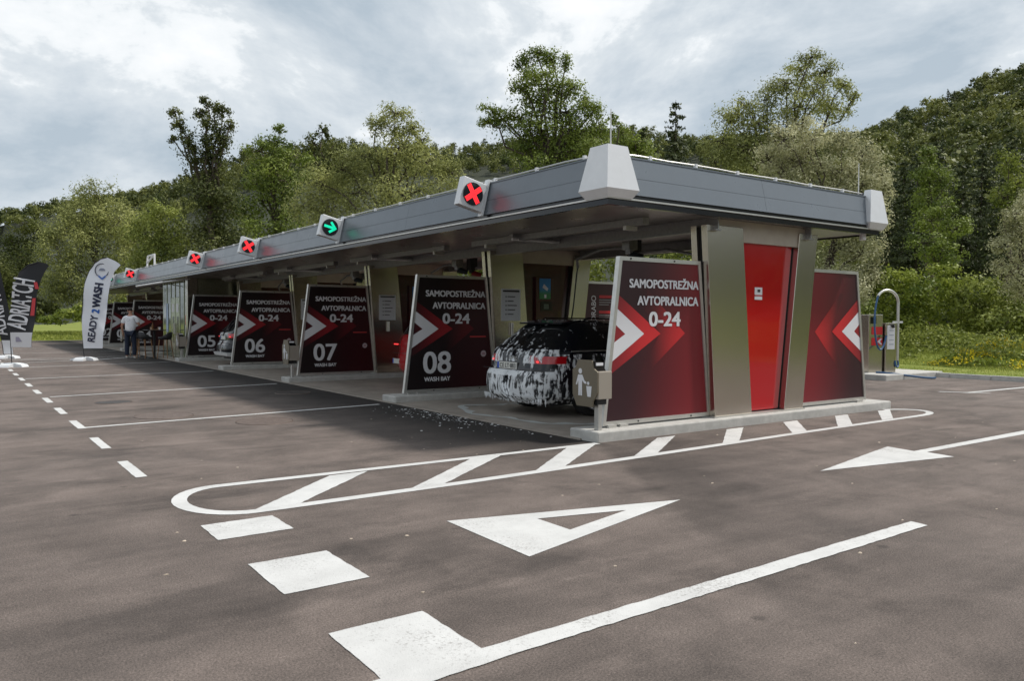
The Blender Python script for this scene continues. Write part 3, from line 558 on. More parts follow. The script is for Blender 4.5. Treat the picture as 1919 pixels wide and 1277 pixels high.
# ================================================================== LITTER BINS
def litter_bin(k, lab):
    t = thing('litter_bin', lab, 'litter bin', (0, k*B, 0), group='litter bins on the islands')
    x0 = 0.02
    add('post', MB().box(0.10, 0.16, 0.10, 0.18, 0.131, 0.47), alu, t, key='bpost', bevel=0.006)
    plate = [(0.03, 0.60), (0.12, 0.49), (0.12, 0.42), (0.42, 0.42), (0.50, 0.56), (0.50, 0.87), (0.44, 0.90), (0.40, 0.995), (0.14, 0.995), (0.11, 0.90), (0.03, 0.85)]
    add('front_plate', MB().prism_x(plate, x0, x0+0.02), bin_m, t, key='bplate')
    add('bin_body', MB().box(x0+0.021, x0+0.24, 0.035, 0.49, 0.52, 0.86), mat('bin_side_lit', (0.36, 0.32, 0.27), 0.45, 0.3), t, key='bbody', bevel=0.008)  # side box tinted lighter, its sunlight put into the colour
    add('bin_base', MB().box(x0+0.05, x0+0.2, 0.09, 0.44, 0.45, 0.519), black_m, t, key='bbase')
    add('ashtray', MB().prism_y([(x0+0.021, 0.861), (x0+0.20, 0.861), (x0+0.12, 0.975), (x0+0.021, 0.985)], 0.10, 0.40), blackgloss, t, key='bash')
    add('lid_edge', MB().box(x0+0.03, x0+0.14, 0.085, 0.0995, 0.93, 0.965), print_white, t, key='blid')
    b = MB(); xf = x0-0.003; Y = lambda a: 0.265-a                    # figure seen from the front (-X): to the right is -Y
    b.disc((xf, Y(-0.085), 0.855), 0.034, 14, 'x')
    b.poly([(xf, Y(q), z) for q, z in [(-0.125, 0.81), (-0.045, 0.81), (0.0, 0.735), (0.03, 0.725), (0.03, 0.70), (-0.01, 0.705), (-0.045, 0.74), (-0.05, 0.70), (-0.05, 0.55), (-0.082, 0.55), (-0.086, 0.655), (-0.09, 0.55), (-0.12, 0.55), (-0.12, 0.70), (-0.125, 0.735), (-0.145, 0.68), (-0.17, 0.685)]])
    b.disc((xf, Y(0.065), 0.71), 0.022, 10, 'x')
    b.poly([(xf, Y(q), z) for q, z in [(0.03, 0.675), (0.13, 0.675), (0.115, 0.545), (0.05, 0.545)]])
    add('pictogram', b, print_white, t, key='bpic')
litter_bin(0, 'brown-grey litter bin with pictogram at the end island corner'); litter_bin(2, 'litter bin in front of panel 07'); litter_bin(4, 'litter bin in front of panel 05, beside the cabin'); litter_bin(6, 'distant litter bin behind the white flag')

# ================================================================== LANE SIGNALS
sig_red = mat('signal_red', (1.0, 0.03, 0.04), 0.4, emit=0.8); sig_green = mat('signal_green', (0.0, 0.75, 0.42), 0.4, emit=0.55)
def signal(i, green, lab):
    y = 2.48+5.2*i; t = thing('lane_signal', lab, 'signal', (0.03, y, 3.24), group='lane signals on the canopy edge'); t.rotation_euler = (0, 0.24, 0)
    add('box', MB().box(-0.44, -0.035, 0, 0.13, -0.215, 0.205), silver_cap, t, key='sgb', bevel=0.008)
    add('bracket', MB().box(-0.034, -0.004, -0.01, 0.09, -0.265, 0.262).box(-0.034, 0.20, -0.01, 0.09, 0.2625, 0.29), silver_cap, t, key='sgk')
    d = add('lens', MB().tube([(-0.245, -0.018, -0.005), (-0.245, 0.001, -0.005)], 0.165, 28), blackgloss, t, key='sgl')
    b = MB(); yl = -0.020
    def bar(cx, cz, a, l, w):
        c, s = math.cos(a), math.sin(a); b.poly([(cx+c*q*l-s*r*w, yl, cz+s*q*l+c*r*w) for q, r in ((-1, -1), (1, -1), (1, 1), (-1, 1))])
    if green:
        bar(-0.265, -0.005, 0, 0.11, 0.026); bar(-0.19, 0.040, -0.75, 0.085, 0.024); bar(-0.19, -0.050, 0.75, 0.085, 0.024)
    else:
        for a in (0.82, -0.82):
            for o_ in (-0.026, 0.0, 0.026): bar(-0.245-math.sin(a)*o_, -0.005+math.cos(a)*o_, a, 0.155, 0.0105)
        yl -= 0.0006
    add('lit_arrow' if green else 'lit_cross', b, sig_green if green else sig_red, d, key='sgx%d' % green)
for i, g_, lab in ((0, 0, 'nearest lane signal showing a red cross on the canopy edge'), (1, 1, 'lane signal showing a green arrow above bay 07'), (2, 0, 'red-cross lane signal third from the near corner'), (3, 0, 'red-cross lane signal fourth from the near corner, above panel 05'), (5, 0, 'small far red-cross lane signal beyond the cabin'), (6, 1, 'farthest visible green lane signal beside the white flag')): signal(i, g_, lab)

# ================================================================== BOOMS AND LAMPS UNDER THE CANOPY
hose_c = [mat('hose_dark', (0.02, 0.03, 0.035), 0.4), mat('hose_red', (0.25, 0.02, 0.02), 0.4)]
BAYN = {0: 'above the foamed car', 1: 'above the red car', 2: 'in the empty bay between red car and black hatchback', 3: 'above the black hatchback', 5: 'in the first bay beyond the cabin', 6: 'in the second bay beyond the cabin'}
def bez(p, n=14):
    P = [Vector(q) for q in p]; R_ = []
    for t in np.linspace(0, 1, n):
        q = P[:]
        while len(q) > 1: q = [a.lerp(b_, t) for a, b_ in zip(q[:-1], q[1:])]
        R_.append(q[0])
    return R_
for i in (0, 1, 2, 3, 5, 6):
    for s, (px, py, ex, ey, hx, hy) in enumerate([(2.62, 2.2, 2.95, 3.9, 3.25, 4.2), (3.5, 3.0, 4.0, 1.9, 3.1, 1.1)]):
        t = thing('hose_boom', 'ceiling hose boom with %s hose %s' % (('dark', 'red')[s], BAYN[i]), 'hose boom', (0, i*B, 0), group='ceiling hose booms')
        add('pivot', MB().box(px-0.09, px+0.09, py-0.09, py+0.09, 2.62, 2.895).tube([(px, py, 2.62), (px, py, 2.55)], 0.07, 10), galv if s == 0 else black_m, t, key='pv%d' % s)
        add('arm', MB().tube([(px, py, 2.66), ((px+ex)/2, (py+ey)/2, 2.70), (ex, ey, 2.58), (ex+0.06, ey+0.05, 2.44)], 0.026, 8), galv, t, key='ar%d' % s)
        add('hose', MB().tube(bez([(ex+0.06, ey+0.05, 2.46), (hx-0.2, hy-0.1, 2.1), (hx-0.1, hy, 1.4), (hx, hy+0.35, 0.9), (hx+0.1, hy+0.75 if s == 0 else hy-0.5, 1.35)]), 0.013, 6), hose_c[s], t, key='hs%d' % s)
        add('head', MB().tube([(px, py, 2.56), (px+0.18, py-0.12, 2.50)], [0.07, 0.05], 8), hose_c[s], t, key='hd%d' % s)
    t = thing('bay_lamp', 'white strip lamp under the canopy %s' % BAYN[i], 'lamp', (0, i*B, 0), group='strip lamps under the canopy')
    add('housing', MB().box(1.2, 2.5, 3.46, 3.56, 2.84, 2.895), galv, t, key='lmh'); add('tube', MB().tube([(1.22, 3.51, 2.815), (2.48, 3.51, 2.815)], 0.022, 8), white_metal, t, key='lmt')
    t = thing('service_duct', 'galvanised service duct under the canopy %s' % BAYN[i], 'duct', (0, i*B, 0), group='service ducts under the canopy')
    add('tray', MB().box(1.35, 1.47, 0.62, 4.95, 2.80, 2.895), galv, t, key='dct'); add('hanger', MB().box(1.30, 1.52, 0.9, 0.96, 2.74, 2.80), alu, t, key='dch'); add('hanger', MB().box(1.30, 1.52, 4.4, 4.46, 2.74, 2.80), alu, t, key='dch2')

# ================================================================== CARS
def car(name, label, loc, prof, NT, NZ, paintm, zw, side_x, light, wheels, plate, foam=None, wr=0.33, chrome=None, platetext=None, emblem=False, silver_bumper=False, rails=True):
    """body lofted through plan outlines at each height; rear at local x = 0, nose along +x"""
    z_, xr_, xf_, w_ = [np.array(q, float) for q in zip(*prof)]
    zs = np.linspace(z_[0], z_[-1], NZ); xr = np.interp(zs, z_, xr_); xf = np.interp(zs, z_, xf_); ww = np.interp(zs, z_, w_)
    for _ in range(2):
        for q in (xr, xf, ww): q[1:-1] = (q[:-2]+2*q[1:-1]+q[2:])/4
    t = np.linspace(0, 2*math.pi, 3001)[:-1]; n_ = 5.5; c, s = np.cos(t), np.sin(t)
    ux = np.sign(c)*np.abs(c)**(2/n_); uy = np.sign(s)*np.abs(s)**(2/n_)
    # arc-length samples on the widest outline
    X = 2.4*ux; Y = 0.93*uy; dl = np.hypot(np.diff(np.r_[X, X[0]]), np.diff(np.r_[Y, Y[0]])); cl = np.r_[0, np.cumsum(dl)]
    sel = np.interp(np.linspace(0, cl[-1], NT+1)[:-1], cl, np.arange(len(cl))).astype(int) % len(t)
    ux, uy = ux[sel], uy[sel]
    GX_ = ((xr+xf)/2)[:, None]+((xf-xr)/2)[:, None]*ux[None]; GY_ = ww[:, None]*uy[None]; GZ_ = np.repeat(zs[:, None], NT, 1)
    crown = np.clip((zs-0.95)/0.5, 0, 1)
    V = np.stack([GX_, GY_, GZ_], -1)
    ii, jj = np.meshgrid(np.arange(NZ-1), np.arange(NT), indexing='ij'); j2 = (jj+1) % NT
    Qf = np.stack([ii*NT+jj, ii*NT+j2, (ii+1)*NT+j2, (ii+1)*NT+jj], -1).reshape(-1, 4); Vf = V.reshape(-1, 3)
    C = Vf[Qf].mean(1); wz = np.interp(C[:, 2], zs, ww); xz = np.interp(C[:, 2], zs, xr); fz = np.interp(C[:, 2], zs, xf)
    r = thing(name, label, 'car', loc)
    z0, z1 = zw
    arch = np.zeros(len(C), bool)
    for xa in wheels: arch |= ((C[:, 0]-xa)**2+(C[:, 2]-wr)**2 < (wr+0.05)**2) & (np.abs(C[:, 1]) > 0.55)
    reart = (C[:, 0] < xz+0.30) & (np.abs(C[:, 1]) < 0.84*wz+0.0)
    rearw = (C[:, 2] > z0+0.03) & (C[:, 2] < z1) & (C[:, 0] < xz+0.14) & (np.abs(C[:, 1]) < 0.86*wz)
    sidew = (C[:, 2] > z0) & (C[:, 2] < z1+0.02) & (np.abs(C[:, 1]) > 0.90*wz) & (C[:, 0] > xz+0.42) & (C[:, 0] < fz-0.25)
    frontw = (C[:, 2] > z0+0.04) & (C[:, 2] < z1+0.01) & (C[:, 0] > fz-0.15) & (np.abs(C[:, 1]) < 0.86*wz)
    lz0, lz1, ly = light
    lamp = (C[:, 2] > lz0) & (C[:, 2] < lz1) & (np.abs(C[:, 1]) > ly) & (C[:, 0] < xz+0.36)
    glass = (rearw | sidew | frontw) & ~arch; lamp &= ~arch & ~glass; body = ~(glass | lamp | arch)
    bump = body & (C[:, 2] < 0.42) if silver_bumper else None
    def sub(nm, mask, m_, off=0.0):
        q = Qf[mask]; u, inv = np.unique(q, return_inverse=True); vv = Vf[u].copy()
        if off: cx = np.array([2.0, 0, 0.6]); d = vv-cx; d[:, 0] *= 0.45; d /= np.linalg.norm(d, axis=1)[:, None]; vv += d*off
        o = link_np(nm, mesh_np(nm, vv, inv.reshape(-1, 4)), m_, r); o.data.polygons.foreach_set('use_smooth', [True]*len(o.data.polygons)); return o
    bo = sub('body', body, paintm)
    roofV = [tuple(p) for p in V[-1]]; b = MB(); b.v = roofV+[(p[0]*0.8+0.2*((xr[-1]+xf[-1])/2), p[1]*0.7, p[2]+0.015) for p in roofV]
    b.f = [(j, (j+1) % NT, NT+(j+1) % NT, NT+j) for j in range(NT)]+[tuple(range(NT, 2*NT))]; add('roof', b, paintm, r, smooth=True)
    carglass = mat('car_glass', (0.008, 0.009, 0.010), 0.06, spec=0.6)
    for nm, mk in (('rear_window', rearw & ~arch), ('windscreen', frontw & ~arch)): sub(nm, mk, carglass)
    for sg, nm in ((-1, 'side_window'), (1, 'side_window')): sub(nm, sidew & ~arch & (C[:, 1]*sg > 0), carglass)
    lm = mat('tail_lamp_red', (0.45, 0.006, 0.012), 0.12, coat=0.6)
    for sg in (-1, 1): 
        tl = sub('tail_lamp', lamp & (C[:, 1]*sg > 0), lm)
        xl = np.interp((lz0+lz1)/2, zs, xr)
        add('lamp_glow', MB().box(xl+0.02, xl+0.03, sg*(ly+0.1)-0.10, sg*(ly+0.1)+0.10, lz0+0.025, lz0+0.045), mat('lamp_lit', (1.0, 0.04, 0.04), 0.3, emit=2.0), tl)
    xb = np.interp(0.5, zs, xr)
    add('underbody', MB().box(0.30, xf.max()-0.4, -0.70, 0.70, 0.18, 0.5), black_m, r)
    rubber = mat('tyre_rubber', (0.018, 0.018, 0.018), 0.8); rimm = mat('alloy_rim', (0.30, 0.30, 0.31), 0.3, 0.8)
    for xa in wheels:
        for sg in (-1, 1):
            yo = sg*(ww.max()-0.03); yi = sg*(ww.max()-0.25)
            w1 = add('wheel', MB().tube([(xa, yi, wr), (xa, yi+sg*0.02, wr), (xa, yo-sg*0.02, wr), (xa, yo, wr)], [wr-0.02, wr, wr, wr-0.025], 28), rubber, r)
            b = MB()
            for q in range(5):
                a = 2*math.pi*q/5+0.3; ca, sa = math.cos(a), math.sin(a); R_ = wr*0.66
                b.hexa([(xa+ca*0.04-sa*0.035, yo+sg*0.004, wr+sa*0.04+ca*0.035), (xa+ca*R_-sa*0.03, yo+sg*0.004, wr+sa*R_+ca*0.03), (xa+ca*R_+sa*0.03, yo+sg*0.004, wr+sa*R_-ca*0.03), (xa+ca*0.04+sa*0.035, yo+sg*0.004, wr+sa*0.04-ca*0.035)],
                       [(xa+ca*0.04-sa*0.03, yo+sg*0.016, wr+sa*0.04+ca*0.03), (xa+ca*R_-sa*0.025, yo+sg*0.012, wr+sa*R_+ca*0.025), (xa+ca*R_+sa*0.025, yo+sg*0.012, wr+sa*R_-ca*0.025), (xa+ca*0.04+sa*0.03, yo+sg*0.016, wr+sa*0.04-ca*0.03)])
            ringp = [(xa+math.cos(q)*wr*0.68, yo+sg*0.006, wr+math.sin(q)*wr*0.68) for q in np.linspace(0, 2*math.pi, 25)]; b.tube(ringp, 0.014, 6, cap=False)
            add('rim', b, rimm, w1)
            ap = [(xa+math.cos(q)*(wr+0.05), sg*(np.interp(min(wr+math.sin(q)*(wr+0.05), 0.6), zs, ww)-0.012), wr+math.sin(q)*(wr+0.05)) for q in np.linspace(-0.35, math.pi+0.35, 25)]
            add('wheel_arch', MB().tube(ap, 0.022, 6), paintm, r)
            add('wheel_well', MB().box(xa-wr-0.05, xa+wr+0.05, min(yi-sg*0.08, yi-sg*0.02), max(yi-sg*0.08, yi-sg*0.02), 0.2, wr*2+0.08), black_m, r)
    py, pz = plate; xp = np.interp(pz, zs, xr)-0.006+0.03*(abs(py) > 0.4)
    pl = add('number_plate', MB().box(xp-0.012, xp, py-0.26, py+0.26, pz-0.055, pz+0.055), mat('plate_white', (0.62, 0.62, 0.58), 0.4), r)
    add('plate_band', MB().box(xp-0.014, xp-0.0125, py+0.21, py+0.258, pz-0.05, pz+0.05), mat('plate_blue', (0.02, 0.08, 0.45), 0.4), pl)
    if platetext:
        v, f = text_box(platetext, 0, 0.42, -0.034, 0.034, 0.015); b = MB(); b.v = [(xp-0.0145+float(q[2]), py+0.19-float(q[0]), pz+float(q[1])) for q in v]; b.f = f
        add('plate_lettering', b, print_black, pl)
    if emblem:
        xe = np.interp(0.86, zs, xr)-0.004; b = MB()
        for q in range(4): cy = 0.075-q*0.05; b.tube([(xe, cy+0.03*math.cos(a), 0.865+0.03*math.sin(a)) for a in np.linspace(0, 2*math.pi, 15)], 0.005, 5, cap=False)
        add('emblem', b, alu, r)
    if silver_bumper: add('skid_plate', MB().prism_y([(0.02, 0.30), (0.25, 0.26), (0.25, 0.40), (-0.02, 0.40)], -0.72, 0.72), white_metal, r)
    zt = zs[-1]
    add('spoiler', MB().hexa([(np.interp(z1, zs, xr)-0.03, -ww[-1]*1.02, z1+0.03), (xr[-1]+0.12, -ww[-1]*1.0, zt-0.01), (xr[-1]+0.12, ww[-1]*1.0, zt-0.01), (np.interp(z1, zs, xr)-0.03, ww[-1]*1.02, z1+0.03)],
        [(np.interp(z1, zs, xr)-0.04, -ww[-1]*1.0, z1+0.055), (xr[-1]+0.12, -ww[-1]*0.98, zt+0.012), (xr[-1]+0.12, ww[-1]*0.98, zt+0.012), (np.interp(z1, zs, xr)-0.04, ww[-1]*1.0, z1+0.055)]), paintm, r)
    if rails:
        for sg in (-1, 1): add('roof_rail', MB().tube([(xr[-1]+0.15, sg*(ww[-1]-0.0), zt-0.01), (xr[-1]+0.25, sg*(ww[-1]-0.0), zt+0.035), (xr[-1]+1.2, sg*(ww[-1]+0.0), zt+0.03), (xf[-1]-0.1, sg*(ww[-1]-0.0), zt-0.01)], 0.014, 6), blackgloss, r)
        for sg in (-1, 1):                                          # bright strip along the window foot
            xs_ = np.linspace(0.55, 3.0, 14); add('window_trim', MB().tube([(x, sg*(np.interp(z0, zs, ww)*0.999+0.002), z0-0.005) for x in xs_], 0.009, 5), alu, r)
    for zl in (0.70,):                                             # tailgate and bumper joints
        add('joint', MB().tube([(np.interp(zl, zs, xr)-0.002+0.04*(abs(y)/0.9)**5, y, zl) for y in np.linspace(-0.8, 0.8, 17)], 0.005, 5), black_m, r)
    if foam:
        up = np.array([2.4, 0, 0.7]); P = C.copy()
        yv = np.where(np.abs(C[:, 1]) > 0.93*wz, C[:, 0], C[:, 1])           # along the surface
        lean = yv+0.35*C[:, 2]; st = np.stack([lean*17, C[:, 2]*3.0, C[:, 0]*0.6], 1); bl = np.stack([lean*6.5, C[:, 2]*5.0, C[:, 0]*1.4], 1); fi = np.stack([yv*38, C[:, 2]*26, C[:, 0]*9], 1)
        f_st, f_bl, f_fi = fbm(st, 3), fbm(bl+5, 4), fbm(fi+9, 3)
        isrear = (C[:, 0] < xz+0.22) & (np.abs(C[:, 1]) < 0.96*wz); z = C[:, 2]
        val = 0.30*f_bl+0.42*f_st+0.28*f_fi
        thr = np.full(len(C), 0.565)
        thr = np.where(isrear & (z < 0.69), 0.43, thr); thr = np.where(isrear & (z > 0.61) & (z < 0.69) & (C[:, 1] > -0.25), 0.33, thr)
        thr = np.where(isrear & (z >= 0.69) & (z < 0.80), 0.60, thr); thr = np.where(isrear & (z >= 0.80) & (z < z0+0.02), 0.475, thr); thr = np.where(isrear & (z >= z0+0.02), 0.62-0.06*(C[:, 1] > 0), thr)
        thr = np.where(~isrear & (z < z0-0.05), 0.485, thr); thr = np.where(~isrear & (z >= z0-0.05), 0.66, thr); thr = np.where(C[:, 0] > 3.2, 0.66, thr)
        thr = np.where((z > z1+0.01), 0.60, thr); thr = np.where((z < 0.30), 0.46, thr)
        inplate = isrear & (np.abs(C[:, 1]-plate[0]) < 0.27) & (np.abs(z-plate[1]) < 0.06); thr = np.where(inplate, 2, thr)
        lampc = lamp & (C[:, 1] < 0) & (np.abs(C[:, 1]) > 0.66); thr = np.where(lampc, 2, thr)
        keep = (thr < 1) & ~arch; q = Qf[keep]; u, inv = np.unique(q, return_inverse=True); vv = Vf[u].copy(); d = vv-np.array([2.2, 0, 0.7]); d[:, 0] *= 0.5; d /= np.linalg.norm(d, axis=1)[:, None]
        vv += d*(0.005+0.007*fbm(vv*30, 3)[:, None])
        fm = bpy.data.materials.new('soap_foam'); fm.use_nodes = True; t_ = fm.node_tree; pb = t_.nodes['Principled BSDF']; pb.inputs['Base Color'].default_value = (0.74, 0.76, 0.78, 1); pb.inputs['Roughness'].default_value = 0.5
        pb.inputs['Roughness'].default_value = 0.5; fs = fm.copy(); fs.name = 'soap_foam_film'; t_ = fs.node_tree; pb = t_.nodes['Principled BSDF']
        at = N(t_, 'ShaderNodeAttribute'); at.attribute_name = 'tone'; tc_ = N(t_, 'ShaderNodeTexCoord')
        def nz(sc, scale, det, rough, dist):
            mp_ = N(t_, 'ShaderNodeMapping'); mp_.inputs['Scale'].default_value = sc; mp_.inputs['Rotation'].default_value = (0.25, 0, 0); t_.links.new(tc_.outputs['Object'], mp_.inputs[0])
            n_ = N(t_, 'ShaderNodeTexNoise'); n_.inputs['Scale'].default_value = scale; n_.inputs['Detail'].default_value = det; n_.inputs['Roughness'].default_value = rough; n_.inputs['Distortion'].default_value = dist; t_.links.new(mp_.outputs[0], n_.inputs['Vector']); return n_.outputs[0]
        def mth(op, a_, b__):
            n_ = N(t_, 'ShaderNodeMath', operation=op)
            for k_, x_ in ((0, a_), (1, b__)):
                if isinstance(x_, float): n_.inputs[k_].default_value = x_
                else: t_.links.new(x_, n_.inputs[k_])
            return n_.outputs[0]
        vsum = mth('ADD', mth('MULTIPLY', nz((1, 1, 0.13), 17, 3, 0.5, 0.3), 0.44), mth('ADD', mth('MULTIPLY', nz((1, 1, 0.8), 6, 5, 0.6, 0.9), 0.46), mth('MULTIPLY', nz((1, 1, 0.6), 34, 3, 0.5, 0.6), 0.10)))
        dlt = mth('SUBTRACT', vsum, at.outputs['Fac']); mr_ = N(t_, 'ShaderNodeMapRange', interpolation_type='SMOOTHSTEP'); t_.links.new(dlt, mr_.inputs[0]); mr_.inputs[1].default_value = -0.025; mr_.inputs[2].default_value = 0.06; mr_.inputs[4].default_value = 0.94
        tr_ = N(t_, 'ShaderNodeBsdfTransparent'); ms_ = N(t_, 'ShaderNodeMixShader'); t_.links.new(mr_.outputs[0], ms_.inputs[0]); t_.links.new(tr_.outputs[0], ms_.inputs[1]); t_.links.new(pb.outputs[0], ms_.inputs[2]); t_.links.new(ms_.outputs[0], t_.nodes['Material Output'].inputs[0])
        bp_ = N(t_, 'ShaderNodeBump'); bp_.inputs['Strength'].default_value = 0.6; bp_.inputs['Distance'].default_value = 0.02; t_.links.new(vsum, bp_.inputs['Height']); t_.links.new(bp_.outputs[0], pb.inputs['Normal'])
        o = link_np('foam', mesh_np('foam', vv, inv.reshape(-1, 4), (0.515+(thr[keep]-0.50)*0.62).astype(np.float32)), fs, r); o['kind'] = 'stuff'; o.data.polygons.foreach_set('use_smooth', [True]*len(o.data.polygons))
        # drips hanging from the bumper edge
        b = MB()
        for q in range(46):
            y = random.uniform(-0.85, 0.85); x = np.interp(0.24, zs, xr)+0.10*(abs(y)/0.93)**6+0.01; b.tube([(x, y, 0.29), (x, y, 0.24), (x, y, 0.24-random.uniform(0.01, 0.06))], [0.012, 0.008, 0.002], 5)
        o = add('foam_drips', b, fm, r); o['kind'] = 'stuff'
    return r
blackp = mat('black_car_paint', (0.006, 0.007, 0.010), 0.14, coat=0.3, spec=0.35); redp = mat('red_car_paint', (0.42, 0.010, 0.012), 0.2, coat=1.0)
WAGON = [(0.20, 0.14, 4.70, 0.80), (0.30, 0.03, 4.84, 0.89), (0.45, 0.0, 4.90, 0.925), (0.60, 0.015, 4.88, 0.935), (0.67, 0.05, 4.84, 0.935), (0.70, 0.095, 4.8, 0.93), (0.80, 0.115, 4.55, 0.928), (0.90, 0.135, 4.15, 0.92), (0.97, 0.17, 3.65, 0.905), (1.00, 0.20, 3.5, 0.89), (1.10, 0.33, 3.25, 0.84), (1.20, 0.46, 3.02, 0.79), (1.30, 0.59, 2.8, 0.73), (1.37, 0.68, 2.62, 0.68), (1.42, 0.76, 2.42, 0.62), (1.455, 0.92, 2.15, 0.54)]
car('station_wagon', 'black station wagon covered in white soap foam in the nearest bay', (0.62, 2.80, 0.022), WAGON, 640, 90, blackp, (1.0, 1.365), None, (0.80, 0.925, 0.40), (1.02, 3.93), (0.12, 0.755), foam=True, platetext='CE LT·883', emblem=True)
SUV = [(0.24, 0.16, 4.05, 0.78), (0.34, 0.03, 4.2, 0.87), (0.5, 0.0, 4.25, 0.90), (0.66, 0.03, 4.2, 0.90), (0.74, 0.10, 4.1, 0.90), (0.90, 0.10, 3.7, 0.895), (1.02, 0.13, 3.2, 0.88), (1.08, 0.20, 3.05, 0.86), (1.2, 0.31, 2.8, 0.80), (1.35, 0.45, 2.5, 0.73), (1.45, 0.55, 2.3, 0.68), (1.52, 0.66, 2.1, 0.60), (1.55, 0.85, 1.85, 0.52)]
car('hatchback', 'black hatchback with silver lower bumper parked beside panel 06', (0.62, 18.45, 0.022), SUV, 300, 50, blackp, (1.06, 1.44), None, (0.86, 1.0, 0.42), (0.85, 3.35), (0.0, 0.86), silver_bumper=True, rails=False)
VAN = [(0.24, 0.12, 4.05, 0.78), (0.34, 0.03, 4.2, 0.86), (0.5, 0.0, 4.25, 0.89), (0.66, 0.02, 4.2, 0.89), (0.74, 0.05, 4.1, 0.89), (0.90, 0.06, 3.7, 0.885), (1.02, 0.09, 3.2, 0.87), (1.08, 0.12, 3.05, 0.855), (1.2, 0.20, 2.8, 0.81), (1.35, 0.30, 2.5, 0.75), (1.45, 0.38, 2.3, 0.70), (1.52, 0.50, 2.1, 0.62), (1.55, 0.70, 1.85, 0.54)]
car('hatchback', 'red hatchback mostly hidden behind panel 08', (1.85, 8.30, 0.022), VAN, 300, 50, redp, (1.08, 1.44), None, (0.86, 1.02, 0.66), (0.85, 3.35), (0.52, 0.52), rails=False)

# ================================================================== CABIN WITH GLASS FRONT
cab = thing('cabin', 'glazed steel cabin with double door and posters under the canopy', 'cabin', (0, 0, 0))
XC, YA, YB = 0.62, 21.95, 26.45
gl = mat('cabin_glass', (0.10, 0.12, 0.075), 0.06, 0.0, spec=0.9); gl2 = mat('cabin_steel_sheet', (0.42, 0.44, 0.33), 0.22, 0.9, var=0.08)  # green tint puts the trees' reflection into the steel colour
add('rear_wall', MB().box(4.3, 4.4, YA, YB, 0.023, 2.895), gl2, cab); add('side_wall', MB().box(XC, 4.3, YB-0.1, YB, 0.023, 2.895), gl2, cab); add('side_wall', MB().box(XC+0.2, 4.3, YA, YA+0.1, 0.023, 2.895), gl2, cab)
add('corner_column', MB().box(XC-0.14, XC+0.18, YA-0.02, YA+0.30, 0.023, 2.895), steel, cab)
nP = 6; wP = (YB-0.1-YA-0.32)/nP
for q in range(nP):
    y0 = YA+0.31+q*wP
    add('mullion', MB().box(XC-0.03, XC+0.04, y0, y0+0.05, 0.023, 2.895), gl2, cab, key=None)
    if q in (2, 3):
        dr = add('door', MB().box(XC-0.02, XC+0.02, y0+0.055, y0+wP-0.005, 0.04, 2.25), gl2, cab)
        add('door_window', MB().box(XC-0.026, XC-0.021, y0+0.22, y0+wP-0.22, 0.55, 1.55), blackgloss, dr); add('handle', MB().tube([(XC-0.06, y0+(0.62 if q == 2 else 0.12), 0.9), (XC-0.06, y0+(0.62 if q == 2 else 0.12), 1.3)], 0.015, 6), alu, dr)
        add('door_notice', MB().box(XC-0.026, XC-0.021, y0+0.2, y0+0.52, 1.72, 2.02), print_white, dr)
        add('glass_pane', MB().box(XC-0.01, XC+0.01, y0+0.055, y0+wP-0.005, 2.26, 2.88), gl, cab)
    else: add('glass_pane', MB().box(XC-0.01, XC+0.01, y0+0.055, y0+wP-0.005, 0.04, 2.88), gl, cab)
p_ = add('poster', MB().box(XC-0.03, XC-0.015, YA+0.42, YA+0.82, 0.55, 2.05), print_white, cab); add('poster_block', MB().box(XC-0.034, XC-0.031, YA+0.44, YA+0.80, 1.25, 1.6), mat('poster_red', (0.6, 0.06, 0.03), 0.5), p_); add('poster_line', MB().box(XC-0.034, XC-0.031, YA+0.44, YA+0.80, 0.72, 0.78), print_black, p_)
p_ = add('poster', MB().box(XC-0.03, XC-0.015, YB-0.95, YB-0.65, 0.95, 2.05), mat('poster_pale_blue', (0.45, 0.56, 0.72), 0.5), cab); add('poster_block', MB().box(XC-0.034, XC-0.031, YB-0.93, YB-0.67, 0.66, 0.9), print_white, p_)
aw = thing('strip_awning', 'thin white metal awning frame above the cabin front', 'awning')
b = MB().tube([(-0.35, 21.9, 2.72), (-0.35, 26.4, 2.72)], 0.035, 8); add('front_bar', b, white_metal, aw)
for y in (21.9, 24.1, 26.4): add('arm', MB().tube([(-0.35, y, 2.72), (0.55, y, 2.86)], 0.025, 6), white_metal, aw)

# ================================================================== TABLE, STOOLS
def stool(x, y, rz, lab):
    t = thing('bar_stool', lab, 'stool', (x, y, 0.0), rz, 'bar stools by the cabin')
    for sx in (-1, 1):
        for sy in (-1, 1): add('leg', MB().tube([(sx*0.20, sy*0.20, 0), (sx*0.14, sy*0.14, 0.70)], [0.014, 0.02], 8), wood_m, t, key='stl%d%d' % (sx, sy))
    add('foot_ring', MB().tube([(0.18*math.cos(a)*1.3, 0.18*math.sin(a)*1.3, 0.28) for a in np.linspace(0, 2*math.pi, 17)], 0.009, 6, cap=False), blackgloss, t, key='str')
    b = MB(); rows = []
    for q, (r_, z) in enumerate([(0.05, 0.695), (0.20, 0.70), (0.235, 0.74), (0.245, 0.80)]): rows.append([(r_*math.cos(a), r_*math.sin(a), z+(0.18 if q == 3 else 0.06 if q == 2 else 0)*max(0, -math.cos(a))) for a in np.linspace(0, 2*math.pi, 21)[:-1]])
    b.v = [p for r_ in rows for p in r_]; b.f = [tuple(range(20))]+[(q*20+j, q*20+(j+1) % 20, (q+1)*20+(j+1) % 20, (q+1)*20+j) for q in range(3) for j in range(20)]
    o = add('seat', b, print_black, t, key='sts', smooth=True); 
    if not o.modifiers: s_ = o.modifiers.new('th', 'SOLIDIFY'); s_.thickness = 0.015
